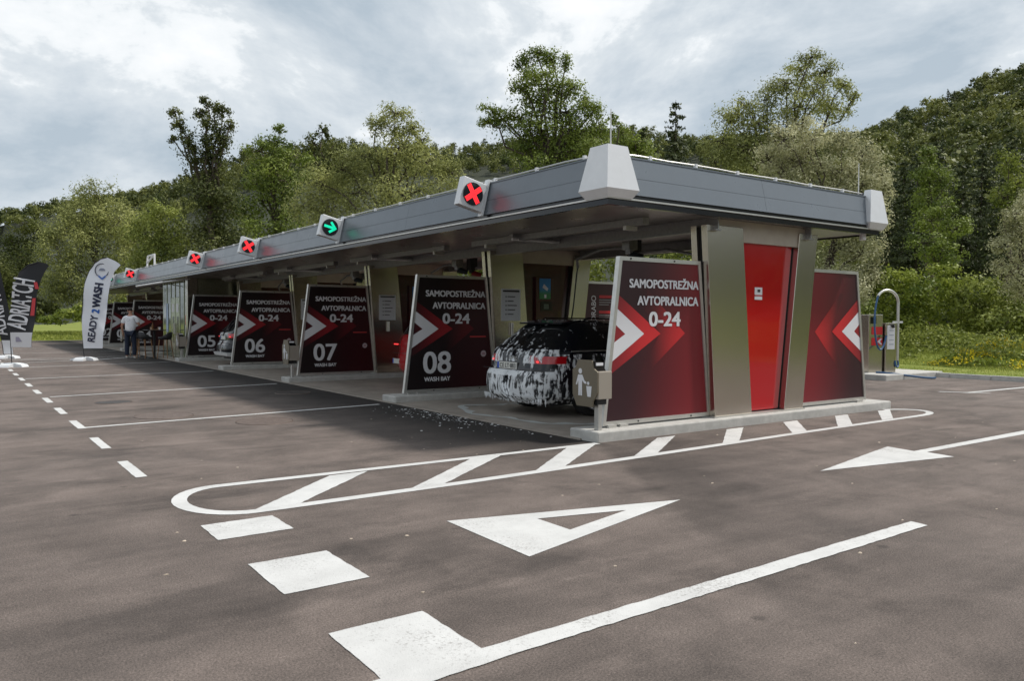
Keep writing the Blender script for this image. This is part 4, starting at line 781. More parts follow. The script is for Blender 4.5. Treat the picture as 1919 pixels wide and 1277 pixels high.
stool(-0.42, 24.5, 0.6, 'bar stool nearest the man, left of the high table'); stool(0.12, 23.75, 2.4, 'black bar stool with wooden legs right of the high table'); stool(-0.40, 25.9, -0.8, 'bar stool behind the high table')
tb = thing('high_table', 'black high bar table with small items beside the cabin door', 'table', (-0.05, 24.75, 0))
add('table_top', MB().box(-0.32, 0.32, -0.45, 0.45, 1.02, 1.05), print_black, tb, bevel=0.008); add('column', MB().tube([(0, 0, 0.02), (0, 0, 1.02)], 0.04, 10), print_black, tb); add('foot', MB().tube([(0, 0, 0.0), (0, 0, 0.025)], [0.27, 0.24], 20), print_black, tb)
o = add('wooden_tray', MB().box(-0.14, 0.14, -0.2, 0.1, 0, 0.02).box(-0.14, -0.125, -0.2, 0.1, 0.02, 0.10).box(0.125, 0.14, -0.2, 0.1, 0.02, 0.10), wood_m, None, loc=(-0.05, 24.7, 1.05)); tag(o, 'small wooden tray on the high table', 'tray')
o = add('bottle', MB().tube([(0, 0, 0), (0, 0, 0.16), (0, 0, 0.20), (0, 0, 0.27)], [0.035, 0.035, 0.014, 0.013], 12), mat('bottle_amber', (0.20, 0.09, 0.03), 0.2), None, loc=(-0.05, 25.05, 1.05)); tag(o, 'brown bottle standing on the high table', 'bottle')
o = add('cup', MB().tube([(0, 0, 0), (0, 0, 0.10)], [0.03, 0.042], 12), print_white, None, loc=(0.08, 24.45, 1.05)); tag(o, 'white cup standing on the high table', 'cup')

# ================================================================== MAN
def skin_mesh(name, verts, edges, radii, material, parent, root=0, sub=2):
    me = bpy.data.meshes.new(name); me.from_pydata(verts, edges, []); o = bpy.data.objects.new(name, me); COL.objects.link(o)
    sk = o.modifiers.new('skin', 'SKIN'); 
    if not me.skin_vertices: me.attributes
    for k, v in enumerate(me.skin_vertices[0].data): v.radius = radii[k] if isinstance(radii[k], tuple) else (radii[k], radii[k]); v.use_root = (k == root)
    sb = o.modifiers.new('sub', 'SUBSURF'); sb.levels = sub; sb.render_levels = sub
    dg = bpy.context.evaluated_depsgraph_get(); dg.update(); m2 = bpy.data.meshes.new_from_object(o.evaluated_get(dg)); bpy.data.objects.remove(o)
    m2.materials.clear(); m2.materials.append(material); m2.polygons.foreach_set('use_smooth', [True]*len(m2.polygons))
    o = bpy.data.objects.new(name, m2); COL.objects.link(o); o.parent = parent; return o
HGT = 1.04
man = thing('person', 'man in white t-shirt and dark jeans standing with his back turned', 'person', (-0.86, 24.8, 0.0), math.radians(54.5-90+8))
man.scale = (HGT,)*3
skinm = mat('skin', (0.42, 0.22, 0.15), 0.5); tee = mat('white_tshirt', (0.82, 0.83, 0.87), 0.8, var=0.06, vscale=10); jean = mat('dark_jeans', (0.014, 0.022, 0.045), 0.8); hairm = mat('dark_hair', (0.03, 0.022, 0.018), 0.7)
# local: +y is forward (away from the camera), x to the right
J = {'pel': (0, 0, 0.95), 'wst': (0, -0.01, 1.10), 'chs': (0, 0, 1.32), 'nbk': (0, -0.01, 1.47), 'nk': (0, 0.02, 1.55), 'hd0': (0, 0.035, 1.62), 'hd1': (0, 0.045, 1.70), 'hd2': (0, 0.03, 1.76),
     'shL': (-0.19, 0, 1.43), 'elL': (-0.28, -0.02, 1.14), 'wrL': (-0.27, 0.08, 0.90), 'hnL': (-0.265, 0.10, 0.81),
     'shR': (0.19, 0, 1.43), 'elR': (0.30, 0.02, 1.17), 'wrR': (0.17, 0.24, 1.24), 'hnR': (0.11, 0.29, 1.28),
     'hpL': (-0.10, 0, 0.90), 'knL': (-0.115, 0.01, 0.50), 'anL': (-0.12, -0.02, 0.09), 'tuL': (-0.13, 0.11, 0.04), 'hpR': (0.10, 0, 0.90), 'knR': (0.12, 0.03, 0.50), 'anR': (0.13, 0.0, 0.09), 'tuR': (0.15, 0.13, 0.04)}
def build(names, edges, rad, nm, m_): 
    ix = {n_: q for q, n_ in enumerate(names)}; return skin_mesh(nm, [J[n_] for n_ in names], [(ix[a], ix[b_]) for a, b_ in edges], [rad[n_] for n_ in names], m_, man)
RB_ = {'pel': (0.15, 0.10), 'wst': (0.14, 0.10), 'chs': (0.165, 0.11), 'nbk': (0.09, 0.07), 'nk': 0.055, 'hd0': (0.062, 0.075), 'hd1': (0.078, 0.095), 'hd2': (0.055, 0.07), 'shL': 0.062, 'elL': 0.042, 'wrL': 0.028, 'hnL': (0.022, 0.038), 'shR': 0.062, 'elR': 0.042, 'wrR': 0.028, 'hnR': (0.022, 0.038), 'hpL': 0.085, 'knL': 0.06, 'anL': 0.042, 'tuL': 0.035, 'hpR': 0.085, 'knR': 0.06, 'anR': 0.042, 'tuR': 0.035}
EB = [('pel', 'wst'), ('wst', 'chs'), ('chs', 'nbk'), ('nbk', 'nk'), ('nk', 'hd0'), ('hd0', 'hd1'), ('hd1', 'hd2'), ('nbk', 'shL'), ('shL', 'elL'), ('elL', 'wrL'), ('wrL', 'hnL'), ('nbk', 'shR'), ('shR', 'elR'), ('elR', 'wrR'), ('wrR', 'hnR'), ('pel', 'hpL'), ('hpL', 'knL'), ('knL', 'anL'), ('anL', 'tuL'), ('pel', 'hpR'), ('hpR', 'knR'), ('knR', 'anR'), ('anR', 'tuR')]
build(list(J), EB, RB_, 'body', skinm)
J['slL'] = (-0.255, -0.012, 1.22); J['slR'] = (0.265, 0.012, 1.25); J['hem'] = (0, -0.005, 0.90)
RS = {'hem': (0.185, 0.14), 'wst': (0.185, 0.14), 'chs': (0.20, 0.135), 'nbk': (0.10, 0.08), 'shL': 0.08, 'slL': 0.072, 'shR': 0.08, 'slR': 0.072}
build(['hem', 'wst', 'chs', 'nbk', 'shL', 'slL', 'shR', 'slR'], [('hem', 'wst'), ('wst', 'chs'), ('chs', 'nbk'), ('nbk', 'shL'), ('shL', 'slL'), ('nbk', 'shR'), ('shR', 'slR')], RS, 'tshirt', tee)
RJ = {'pel': (0.16, 0.125), 'hpL': 0.105, 'knL': 0.085, 'anL': 0.075, 'hpR': 0.105, 'knR': 0.085, 'anR': 0.075}
build(['pel', 'hpL', 'knL', 'anL', 'hpR', 'knR', 'anR'], [('pel', 'hpL'), ('hpL', 'knL'), ('knL', 'anL'), ('pel', 'hpR'), ('hpR', 'knR'), ('knR', 'anR')], RJ, 'jeans', jean)
J['h0'] = (0, 0.0, 1.66); J['h1'] = (0, 0.02, 1.73); J['h2'] = (0, 0.05, 1.785)
build(['h0', 'h1', 'h2'], [('h0', 'h1'), ('h1', 'h2')], {'h0': (0.075, 0.07), 'h1': (0.088, 0.10), 'h2': (0.05, 0.06)}, 'hair', hairm)
for s in ('L', 'R'):
    a, b_ = J['an'+s], J['tu'+s]; J['q0'] = (a[0], a[1]-0.03, 0.045); J['q1'] = (b_[0], b_[1]+0.06, 0.04); J['q2'] = ((a[0]+b_[0])/2, (a[1]+b_[1])/2, 0.05)
    build(['q0', 'q2', 'q1'], [('q0', 'q2'), ('q2', 'q1')], {'q0': 0.05, 'q1': 0.045, 'q2': 0.055}, 'shoe', mat('pale_shoe', (0.55, 0.52, 0.48), 0.7))
    h = J['hn'+s]; w0 = J['wr'+s]; d = Vector(h)-Vector(w0); d.normalize()
    for q in range(5):
        side = Vector((0, 1, 0)) if s == 'L' else Vector((0, 0, 1)); o0 = Vector(h)+side*(q-2)*0.016-d*(0.0 if q else 0.03); ln = (0.05, 0.07, 0.078, 0.072, 0.055)[q]
        o1 = o0+d*ln*0.55+(side*-0.025 if q == 0 else Vector((0.008, 0, 0))); o2 = o1+d*ln*0.45+Vector((0.016, 0.008, 0))
        skin_mesh('finger', [tuple(o0-d*0.02), tuple(o1), tuple(o2)], [(0, 1), (1, 2)], [0.009, 0.0085, 0.007], skinm, man, sub=1)
b = MB()
for sg in (-1, 1): b.tube([(sg*0.083, 0.03, 1.65), (sg*0.095, 0.025, 1.68), (sg*0.085, 0.035, 1.715)], [0.010, 0.016, 0.010], 6)
add('ear', b, skinm, man)
add('nose', MB().tube([(0, 0.14, 1.69), (0, 0.165, 1.655), (0, 0.135, 1.645)], [0.01, 0.016, 0.012], 6), skinm, man)
add('back_print', MB().tube([(0.05*math.cos(a)-0.02, -0.155, 1.36+0.04*math.sin(a)) for a in np.linspace(0, 2*math.pi, 17)], 0.004, 4, cap=False), mat('back_print', (0.4, 0.42, 0.5), 0.7), man)

# ================================================================== FLAGS
RH = Vector((RT[0], RT[1], 0)).normalized()
def flag(name, label, base_uv, left, right, cloth, texts, extras, lowband=None, yaw=0.0, plates=True):
    P0 = atz(*base_uv); d = float((P0-CAM)@FW); 
    def az(uv): q = dep(*uv, d)-P0; return (float(q @ np.array(RH)), float(q[2]))
    Lp, Rp = sorted([az(p) for p in left], key=lambda q: q[1]), sorted([az(p) for p in right], key=lambda q: q[1])
    t = thing(name, label, 'flag', (P0[0], P0[1], 0), math.atan2(RH.y, RH.x)+yaw, 'feather flags')
    zl, al = [q[1] for q in Lp], [q[0] for q in Lp]; zr, ar = [q[1] for q in Rp], [q[0] for q in Rp]; z0, z1 = min(zl[0], zr[0]), zl[-1]
    wav = lambda a, z: 0.065*math.sin(a*5+z*1.7)*min(1, max(0, a+0.1))+0.025*math.sin(z*4.2+a*2)+0.006*math.sin(z*9+a*13)*min(1, max(0, a*2))
    NR, NC = 60, 10; b = MB()
    for i in range(NR+1):
        z = z0+(z1-z0)*i/NR; l_, r_ = np.interp(z, zl, al), np.interp(z, zr, ar); r_ = max(l_+0.005, r_)
        for j in range(NC+1): a = l_+(r_-l_)*j/NC; b.v.append((a, wav(a, z), z))
    for i in range(NR):
        for j in range(NC): q = i*(NC+1)+j; b.f.append((q, q+1, q+NC+2, q+NC+1))
    cl = add('cloth', b, cloth, t, smooth=True); 
    if lowband:
        b2 = MB(); zb_ = z0+lowband
        for i in range(7):
            z = z0+0.003+(zb_-z0)*i/6; l_, r_ = np.interp(z, zl, al)+0.004, np.interp(z, zr, ar)-0.004
            for j in range(NC+1): a = l_+(r_-l_)*j/NC; b2.v.append((a, wav(a, z)-0.006, z))
        for i in range(6):
            for j in range(NC): q = i*(NC+1)+j; b2.f.append((q, q+1, q+NC+2, q+NC+1))
        add('cloth_band', b2, print_white, cl, smooth=True)
    pp = [(0, 0.006, 0.05)]+[(a-0.008, wav(a, z)+0.004, z) for a, z in zip(al, zl)]
    add('pole', MB().tube(pp, 0.014, 8), print_black, t)
    for s, m_, uv0, uv1, hgt, bold in texts:                      # writing that climbs the cloth from uv0 to uv1
        (a0, q0), (a1, q1) = az(uv0), az(uv1); ln = math.hypot(a1-a0, q1-q0); ux_, uz_ = (a1-a0)/ln, (q1-q0)/ln
        v, f = text_box(s, 0, ln, 0, hgt, bold); bt = MB()
        for p in v: a = a0+ux_*p[0]-uz_*p[1]; z = q0+uz_*p[0]+ux_*p[1]; bt.v.append((a, wav(a, z)-0.024+float(p[2]), z))
        bt.f = f; add('lettering', bt, m_, cl)
    for fn in extras: fn(cl, az, wav)
    c_ = mat('flag_foot_white', (0.66, 0.68, 0.70), 0.5)
    foot = add('foot', MB().prism_x([(-0.42, 0), (0.42, 0), (0.38, 0.07), (0.12, 0.12), (-0.12, 0.12), (-0.38, 0.07)], -0.17, 0.17).prism_y([(-0.42, 0.001), (0.42, 0.001), (0.38, 0.071), (0.12, 0.122), (-0.12, 0.122), (-0.38, 0.071)], -0.17, 0.17), c_, t)
    return t
navy = mat('flag_navy', (0.02, 0.025, 0.06), 0.7); blue = mat('flag_blue', (0.03, 0.13, 0.45), 0.7); redt = mat('flag_red', (0.55, 0.05, 0.06), 0.7)
white_cloth = mat('white_flag_cloth', (0.80, 0.82, 0.87), 0.8); black_cloth = mat('black_flag_cloth', (0.022, 0.023, 0.026), 0.8)
Z1 = lambda x, y: (x/5.804, 480+y/5.804)
def logo(cl, az, wav):
    c = az(Z1(1118, 158)); b = MB(); b.tube([(c[0]+0.235*math.cos(a), wav(c[0], c[1])-0.03, c[1]+0.235*math.sin(a)) for a in np.linspace(-0.9, math.pi+0.9, 25)], 0.014, 5); add('logo_ring', b, navy, cl)
    y = wav(c[0], c[1])-0.03; b = MB().poly([(c[0]-0.13, y, c[1]-0.22), (c[0], y, c[1]-0.33), (c[0]+0.13, y, c[1]-0.22), (c[0]+0.13, y, c[1]-0.16), (c[0], y, c[1]-0.26), (c[0]-0.13, y, c[1]-0.16)]); add('logo_chevron', b, blue, cl)
    b = MB().poly([(c[0]-0.12, y, c[1]-0.01), (c[0]+0.12, y, c[1]-0.01), (c[0]+0.10, y, c[1]+0.04), (c[0]+0.05, y, c[1]+0.075), (c[0]-0.05, y, c[1]+0.075), (c[0]-0.10, y, c[1]+0.03)]); add('logo_car', b, mat('logo_grey', (0.25, 0.27, 0.34), 0.7), cl)
flag('feather_flag', 'white feather flag reading READY2WASH near the man', (158, 676), [Z1(905, 1005), Z1(898, 650), Z1(915, 450), Z1(945, 280), Z1(985, 160), Z1(1040, 80), Z1(1110, 35), Z1(1190, 22)], [Z1(1125, 1005), Z1(1145, 800), Z1(1165, 560), Z1(1190, 370), Z1(1215, 270), Z1(1270, 170), Z1(1337, 98), Z1(1265, 50), Z1(1195, 23)],
     white_cloth, [('READY', navy, Z1(1035, 940), Z1(1080, 650), 0.26, 0.02), ('2', blue, Z1(1086, 630), Z1(1094, 585), 0.26, 0.04), ('WASH', navy, Z1(1096, 570), Z1(1132, 300), 0.26, 0.04)], [logo])
def redtxt(cl, az, wav):
    for a, b_ in ((Z1(345, 650), Z1(400, 460)), (Z1(395, 360), Z1(412, 285))):
        p, q = az(a), az(b_); y = wav(p[0], p[1])-0.03; add('red_print', MB().poly([(p[0], y, p[1]), (p[0]+0.12, y, p[1]), (q[0]+0.02, y, q[1]), (q[0]-0.08, y, q[1])]), redt, cl)
    p, q = az(Z1(180, 935)), az(Z1(330, 905)); add('small_print', MB().poly([(p[0], wav(p[0], p[1])-0.03, p[1]), (q[0], wav(p[0], p[1])-0.03, p[1]+0.01), (q[0], wav(p[0], p[1])-0.03, p[1]+0.15), (p[0], wav(p[0], p[1])-0.03, p[1]+0.15)]), mat('print_mauve', (0.3, 0.28, 0.36), 0.7), cl)
flag('feather_flag', 'black feather flag with tall white lettering and red print', (22, 688), [Z1(120, 985), Z1(122, 800), Z1(130, 600), Z1(155, 450), Z1(190, 300), Z1(235, 180), Z1(310, 100), Z1(440, 66)], [Z1(358, 995), Z1(378, 800), Z1(398, 600), Z1(408, 420), Z1(440, 290), Z1(500, 180), Z1(568, 105), Z1(520, 80), Z1(445, 66)],
     black_cloth, [('ADRIATCH', print_white, Z1(302, 812), Z1(392, 268), 0.60, 0.010)], [redtxt], lowband=0.45)
flag('feather_flag', 'black feather flag cut off by the left edge of the photo', (12, 672), [(7.0, 664), (3.5, 640), (-4, 600), (-14, 560), (-24, 530), (-40, 505), (-55, 492)], [(23.5, 664), (22, 636), (19, 590), (11, 540), (2, 503), (-20, 485), (-54, 491)],
     black_cloth, [('ADRIATCH', print_white, (16.5, 628), (-2, 515), 0.45, 0.010)], [], lowband=0.50)

# ================================================================== VACUUM STATION
vi = add('vacuum_island', MB().box(12.4, 15.2, 3.35, 6.6, -0.02, 0.14), concrete, None, bevel=0.02); tag(vi, 'white concrete island under the vacuum station at the back', 'island')
vac = thing('vacuum_station', 'steel vacuum station with red labels and arched hose pipe', 'vacuum station', (13.4, 4.0, 0.14), math.radians(-18))
add('cabinet', MB().box(-0.45, 0.0, 0.02, 0.42, 0, 1.50), steel, vac, bevel=0.01); add('cabinet', MB().box(0.03, 0.36, -0.05, 0.30, 0, 1.28), steel, vac, bevel=0.01)
add('red_label', MB().box(-0.36, -0.02, 0.012, 0.019, 0.98, 1.18), print_red, vac); lb = add('red_label', MB().box(-0.36, -0.02, 0.012, 0.019, 0.70, 0.90), print_red, vac)
add('label_chevron', MB().prism_y([(-0.18, 0.80), (-0.08, 0.88), (-0.03, 0.88), (-0.10, 0.80), (-0.03, 0.72), (-0.08, 0.72)], 0.008, 0.0115), print_white, lb)
sh = add('info_sheet', MB().box(0.07, 0.31, -0.062, -0.051, 0.60, 1.22), print_white, vac); b = MB()
for q in range(4): b.box(0.13, 0.27, -0.066, -0.063, 0.72+q*0.12, 0.735+q*0.12)
add('sheet_print', b, mat('print_blue_grey', (0.2, 0.24, 0.3), 0.5), sh)
add('nozzle', MB().tube([(0.2, -0.08, 1.24), (0.24, -0.10, 1.16)], [0.05, 0.03], 8), black_m, vac)
add('display', MB().box(-0.40, -0.22, 0.012, 0.019, 1.26, 1.44), blackgloss, vac)
add('pipe', MB().tube([(0.46, 0, 0.3), (0.46, 0, 1.78)]+[(0.11+0.35*math.cos(a), 0, 1.80+0.33*math.sin(a)) for a in np.linspace(0.05, 2.55, 14)], 0.036, 10), alu, vac)
add('pipe_bracket', MB().box(0.30, 0.60, -0.02, 0.02, 1.28, 1.33), white_metal, vac)
bh = mat('blue_hose', (0.015, 0.07, 0.17), 0.4)
add('hose', MB().tube(bez([(-0.19, 0, 1.98), (-0.45, -0.1, 1.5), (-0.5, -0.2, 0.9), (-0.45, -0.3, 0.3), (-0.2, -0.2, 0.5), (0.0, -0.1, 0.95)]), 0.025, 8), bh, vac); add('hose', MB().tube(bez([(0.46, 0, 0.32), (0.50, -0.05, 0.05), (0.3, -0.1, 0.10), (0.34, -0.05, 0.3)]), 0.025, 8), bh, vac)
o = add('loose_hose', MB().tube(bez([(12.9, 3.9, 0.165), (13.0, 3.5, 0.165), (13.3, 3.28, 0.10), (13.6, 3.0, 0.03), (14.1, 3.0, 0.03)]), 0.025, 8), bh, None); tag(o, 'dark blue hose lying over the vacuum island edge', 'hose')
o = add('marker_post', MB().tube([(0, 0, 0), (-0.05, 0, 0.32)], [0.03, 0.035], 8), mat('marker_red', (0.75, 0.09, 0.06), 0.5), None, loc=(14.55, 4.35, 0.14)); tag(o, 'short leaning red marker on the vacuum island', 'marker')

# ================================================================== MANHOLES, FOAM ON THE GROUND
iron = mat('cast_iron', (0.14, 0.105, 0.088), 0.6, 0.3, var=0.25, vscale=10, bump=0.5, bscale=40); iron2 = mat('cast_iron_dark', (0.05, 0.042, 0.038), 0.55, 0.4, var=0.2)
for x, y, r_, m_, lab in ((-3.70, 5.75, 0.42, iron, 'round rusty manhole cover between the first two bay lines'), (-2.65, 4.25, 0.40, iron, 'round patterned manhole cover in front of the nearest painted bay line'), (-4.0, 8.3, 0.30, iron2, 'small dark manhole cover near the dashed line'), (-0.75, 8.3, 0.34, iron2, 'dark manhole cover in the canopy shade')):
    t = thing('manhole_cover', lab, 'manhole', (x, y, 0), group='manhole covers')
    add('rim', MB().tube([(r_*math.cos(a), r_*math.sin(a), 0.001) for a in np.linspace(0, 2*math.pi, 33)], 0.008, 6, cap=False), iron, t); add('lid', MB().tube([(0, 0, 0.001), (0, 0, 0.006)], r_-0.012, 32), m_, t)
foam_m = mat('wet_foam', (0.62, 0.63, 0.63), 0.55, var=0.2, vscale=20)
b = MB()
def blob(x, y, r_, z, asp_=1.0, rot=0.0):
    n = 9; pts = []
    for q in range(n): a = 2*math.pi*q/n; rr_ = r_*random.uniform(0.55, 1.15); px, py = rr_*math.cos(a), rr_*asp_*math.sin(a); pts.append((x+px*math.cos(rot)-py*math.sin(rot), y+px*math.sin(rot)+py*math.cos(rot)))
    b.hexa([(p[0], p[1], z) for p in pts], [(x+(p[0]-x)*0.7, y+(p[1]-y)*0.7, z+min(0.005, r_*0.25)) for p in pts])
for q in range(230):
    yq = random.gauss(3.0, 1.0); 
    if 0.7 < yq < 5.1: blob(-0.05-abs(random.gauss(0, 0.32)), yq, random.choice((0.006, 0.008, 0.012, 0.022)), 0.001, random.uniform(0.5, 1))
o = add('foam_flecks', b, foam_m, None); struct(o, 'stuff', 'small flecks of soap foam on the dark asphalt')
sud = bpy.data.materials.new('suds_film'); sud.use_nodes = True; t_ = sud.node_tree; pb = t_.nodes['Principled BSDF']; pb.inputs['Base Color'].default_value = (0.50, 0.53, 0.52, 1); pb.inputs['Roughness'].default_value = 0.35
b = MB(); n = 60
th = np.linspace(0, 2*math.pi, n+1)
for q in range(n):
    def rp(k_, s): a = th[k_ % n]; rr_ = s*(1+0.10*math.sin(3*a+1)+0.06*math.sin(7*a)); return (1.25+1.05*rr_*math.cos(a), 2.75+1.55*rr_*math.sin(a), 0.0255)
    b.poly([rp(q, 0.90+0.05*math.sin(q*1.7)), rp(q+1, 0.90+0.05*math.sin((q+1)*1.7)), rp(q+1, 1.0), rp(q, 1.0)])
o = add('suds_ring', b, sud, None); struct(o, 'stuff', 'ring of thin suds on the wash floor round the foamed car')

# ================================================================== VEGETATION
def leaf_quads(P, size, axis_down=0.0, aspect=0.5, rng=RNG, outw=None):
    """one bent diamond-shaped leaf (or leaf clump) per point, turned outwards from its bough"""
    n = len(P); nn = rng.normal(size=(n, 3))*0.55; nn[:, 2] += 0.40
    if outw is not None: nn += outw*1.0
    nn /= np.linalg.norm(nn, axis=1)[:, None]
    d = rng.normal(size=(n, 3)); d[:, 2] = d[:, 2]*(1-axis_down)-axis_down*1.6; d -= nn*(d*nn).sum(1)[:, None]*0.85; d /= np.linalg.norm(d, axis=1)[:, None]
    s = np.cross(d, nn); s /= np.linalg.norm(s, axis=1)[:, None]
    sz = size*rng.uniform(0.6, 1.35, n)[:, None]
    a = P-d*sz*0.5; c = P+d*sz*0.5; b_ = P+s*sz*aspect*0.5-nn*sz*0.08; e2 = P-s*sz*aspect*0.5-nn*sz*0.08
    V = np.stack([a, b_, c, e2], 1).reshape(-1, 3); Q = np.arange(4*n).reshape(-1, 4); return V, Q
def lobe_points(c, r, n, rng, clusters=26, sig=0.20, shell=0.6):
    k = max(5, int(clusters)); u = rng.normal(size=(k, 3)); u /= np.linalg.norm(u, axis=1)[:, None]; q = u*(rng.uniform(0, 1, k)**(1/3*(1-shell)+0.12))[:, None]
    w = rng.uniform(0.5, 1.6, k); pick = rng.choice(k, n, p=w/w.sum())
    dl = rng.normal(size=(n, 3))*sig; P = q[pick]*0.88+dl; ow = P*0.6+dl/sig*0.45; ct = rng.normal(0, 0.20, k); return c+P*r, c+q*r*0.85, ow, ct[pick]
def limb(b, p0, p1, r0, r1, rng, n=5, k=6):
    p0, p1 = np.array(p0), np.array(p1); L_ = np.linalg.norm(p1-p0); pts = []
    for t in np.linspace(0, 1, n): q = p0+(p1-p0)*t+rng.normal(size=3)*L_*0.035*(0 < t < 1); q[2] += 0.10*L_*math.sin(math.pi*t)*0.5; pts.append(q)
    b.tube(pts, list(np.linspace(r0, r1, n)), k)
def tree(label, base_u, d, lobes, leafm, down=0.0, aspect=0.5, dens=1.0, size=0.0036, sparse=0.20, group=None, name='tree', cat='tree', trunk=True, clusters=26, base_v=None, depthscale=1.0):
    rng = np.random.default_rng(abs(hash(label)) % 1000 if False else sum(map(ord, label)))
    g = dep(base_u, 597, d); gz = float(terrain(np.array([g[0]]), np.array([g[1]]))[0]); g[2] = gz-0.05
    t = thing(name, label, cat, (float(g[0]), float(g[1]), float(g[2])), group=group)
    allV, allT, tips, allO = [], [], [], []; bt = MB(); px = d/F
    cen = []
    for (u, v, ru, rv) in lobes:
        dd = d+rng.uniform(-0.5, 0.5)*ru*px*1.4*depthscale; c = dep(u, v, dd); R_ = np.array([ru*px, ru*px*0.95, rv*px]); c[2] = max(c[2], gz+rv*px*0.35); cen.append((c, R_))
        n = int(dens*3.0*math.pi*ru*rv/3.5/((size*F/1.874)**2*0.5*aspect+0.6)*0.9)+60
        P, tp, ow, ct = lobe_points(c, R_, n, rng, clusters*max(0.4, (ru*rv)**0.5/45), sparse); ok = P[:, 2] > gz+0.05; P, ow, ct = P[ok], ow[ok], ct[ok]; allO.append(ow)
        tl = rng.uniform(0.25, 0.75)
        allV.append(P); allT.append(np.clip(rng.normal(tl, 0.10, len(P))+ct, 0, 1)); tips.append(tp)
    if trunk:                                                     # twigs with leaves along the boughs
        gm_ = np.mean([c for c, _ in cen], 0); st_ = np.array([gm_[0]*0.5+g[0]*0.5, gm_[1]*0.5+g[1]*0.5, 0])
        for c, R_ in cen:
            f_ = rng.uniform(0.45, 1, 110)[:, None]; s0 = np.array([st_[0], st_[1], g[2]+(c[2]-g[2])*0.55]); q = s0+(c-s0)*f_+rng.normal(size=(110, 3))*0.30*R_.mean()**0.5
            allV.append(q); allT.append(np.clip(rng.normal(0.5, 0.25, 110), 0, 1)); allO.append(rng.normal(size=(110, 3))*0.5)
    P = np.concatenate(allV); V, Q = leaf_quads(P, size*d, down, aspect, rng, np.concatenate(allO))
    cr_ = link_np('crown', mesh_np('crown', V-g, Q, np.concatenate(allT)), leafm, t)
    top = max(c[2] for c, _ in cen); mid = np.mean([c for c, _ in cen], 0); hgt = top-g[2]
    if trunk:
        r0 = max(0.06, hgt*0.018); tp_ = np.array([mid[0]*0.5+g[0]*0.5, mid[1]*0.5+g[1]*0.5, g[2]+hgt*0.55])
        limb(bt, (0, 0, -0.2), tp_-g, r0*1.25, r0*0.6, rng, 7, 10)
        for (c, R_), tp in zip(cen, tips):
            hd = math.hypot(c[0]-tp_[0], c[1]-tp_[1]); f = np.clip((c[2]-g[2]-0.6*hd-0.4)/(hgt*0.55), 0.15, 0.98); s0 = g+(tp_-g)*f
            limb(bt, s0-g, c-g, r0*0.36, r0*0.10, rng, 6)
            for q in tp[:min(len(tp), 14)]: limb(bt, c-g, q-g, r0*0.12, r0*0.03, rng, 4, 4)
        add('trunk', bt, bark, t, smooth=True)
    return t
def Lb(*a): return list(a)
TG = 'trees behind the wash bays'
tree('broad pale olive willow left of the flags, behind the meadow', 175, 62, [(185, 372, 42, 36), (165, 405, 55, 40), (130, 430, 50, 45), (225, 415, 45, 40), (250, 450, 38, 45), (110, 480, 40, 55), (175, 470, 60, 55), (235, 500, 45, 50), (135, 540, 45, 45), (195, 555, 50, 42), (100, 550, 28, 35), (255, 550, 30, 35)], lf_willow, down=0.55, aspect=0.36, group=TG)
tree('dark oak at the far left, beyond the willow', 45, 78, [(45, 420, 34, 20), (70, 440, 30, 26), (25, 455, 28, 24), (50, 480, 45, 40), (20, 510, 35, 40), (65, 530, 35, 40)], lf_dark, group=TG)
tree('low dark tree behind the black flag', -20, 60, [(-30, 500, 40, 40), (10, 520, 35, 45), (-20, 560, 45, 40), (30, 570, 35, 35)], lf_dark, group=TG)
tree('rounded olive-green tree between the willow and the tall tree', 300, 52, [(300, 405, 40, 28), (275, 440, 45, 40), (325, 445, 42, 42), (295, 480, 50, 45), (345, 490, 35, 45), (260, 500, 35, 45), (305, 540, 55, 45)], lf_mid, group=TG)
tree('tall ragged tree with sparse windblown top left of centre', 402, 50, [(327, 210, 13, 10), (336, 235, 14, 14), (325, 262, 9, 7), (350, 258, 15, 14), (362, 280, 14, 12), (385, 188, 11, 8), (375, 210, 14, 11), (400, 200, 17, 12), (392, 225, 16, 15), (418, 210, 15, 15), (432, 235, 14, 13), (405, 250, 18, 16), (388, 268, 18, 16), (420, 262, 17, 14), (375, 300, 19, 14), (408, 290, 24, 18), (400, 330, 32, 26), (385, 365, 38, 32), (415, 385, 42, 35), (390, 430, 48, 40), (425, 450, 42, 45), (380, 490, 45, 45), (420, 520, 50, 45)], lf_dark, dens=1.25, sparse=0.30, group=TG)
tree('layered dark green tree left of the big willow', 520, 58, [(525, 240, 14, 12), (520, 268, 38, 22), (490, 285, 36, 18), (550, 290, 42, 24), (505, 318, 45, 22), (540, 340, 45, 28), (480, 345, 36, 24), (510, 380, 50, 32), (460, 400, 40, 40), (540, 410, 45, 40), (490, 450, 55, 45), (560, 450, 45, 40)], lf_green, group=TG)
tree('dark green tree with pointed top behind the big willow', 610, 64, [(604, 248, 16, 14), (590, 270, 28, 20), (620, 278, 30, 22), (645, 300, 30, 28), (600, 310, 40, 30), (640, 340, 40, 40)], lf_dark, group=TG)
tree('big olive willow with feathery top behind the canopy centre', 725, 42, [(740, 212, 34, 22), (705, 232, 20, 22), (735, 245, 40, 26), (775, 240, 22, 18), (790, 262, 18, 20), (745, 280, 45, 28), (690, 295, 40, 28), (640, 318, 42, 32), (800, 305, 50, 32), (720, 325, 55, 35), (600, 345, 40, 36), (845, 325, 32, 32), (665, 365, 55, 40), (755, 365, 55, 40), (575, 385, 40, 36), (825, 365, 45, 36), (620, 410, 55, 40), (710, 415, 60, 40), (870, 370, 20, 34), (790, 420, 60, 40)], lf_willow, down=0.15, aspect=0.4, dens=0.95, sparse=0.24, group=TG)
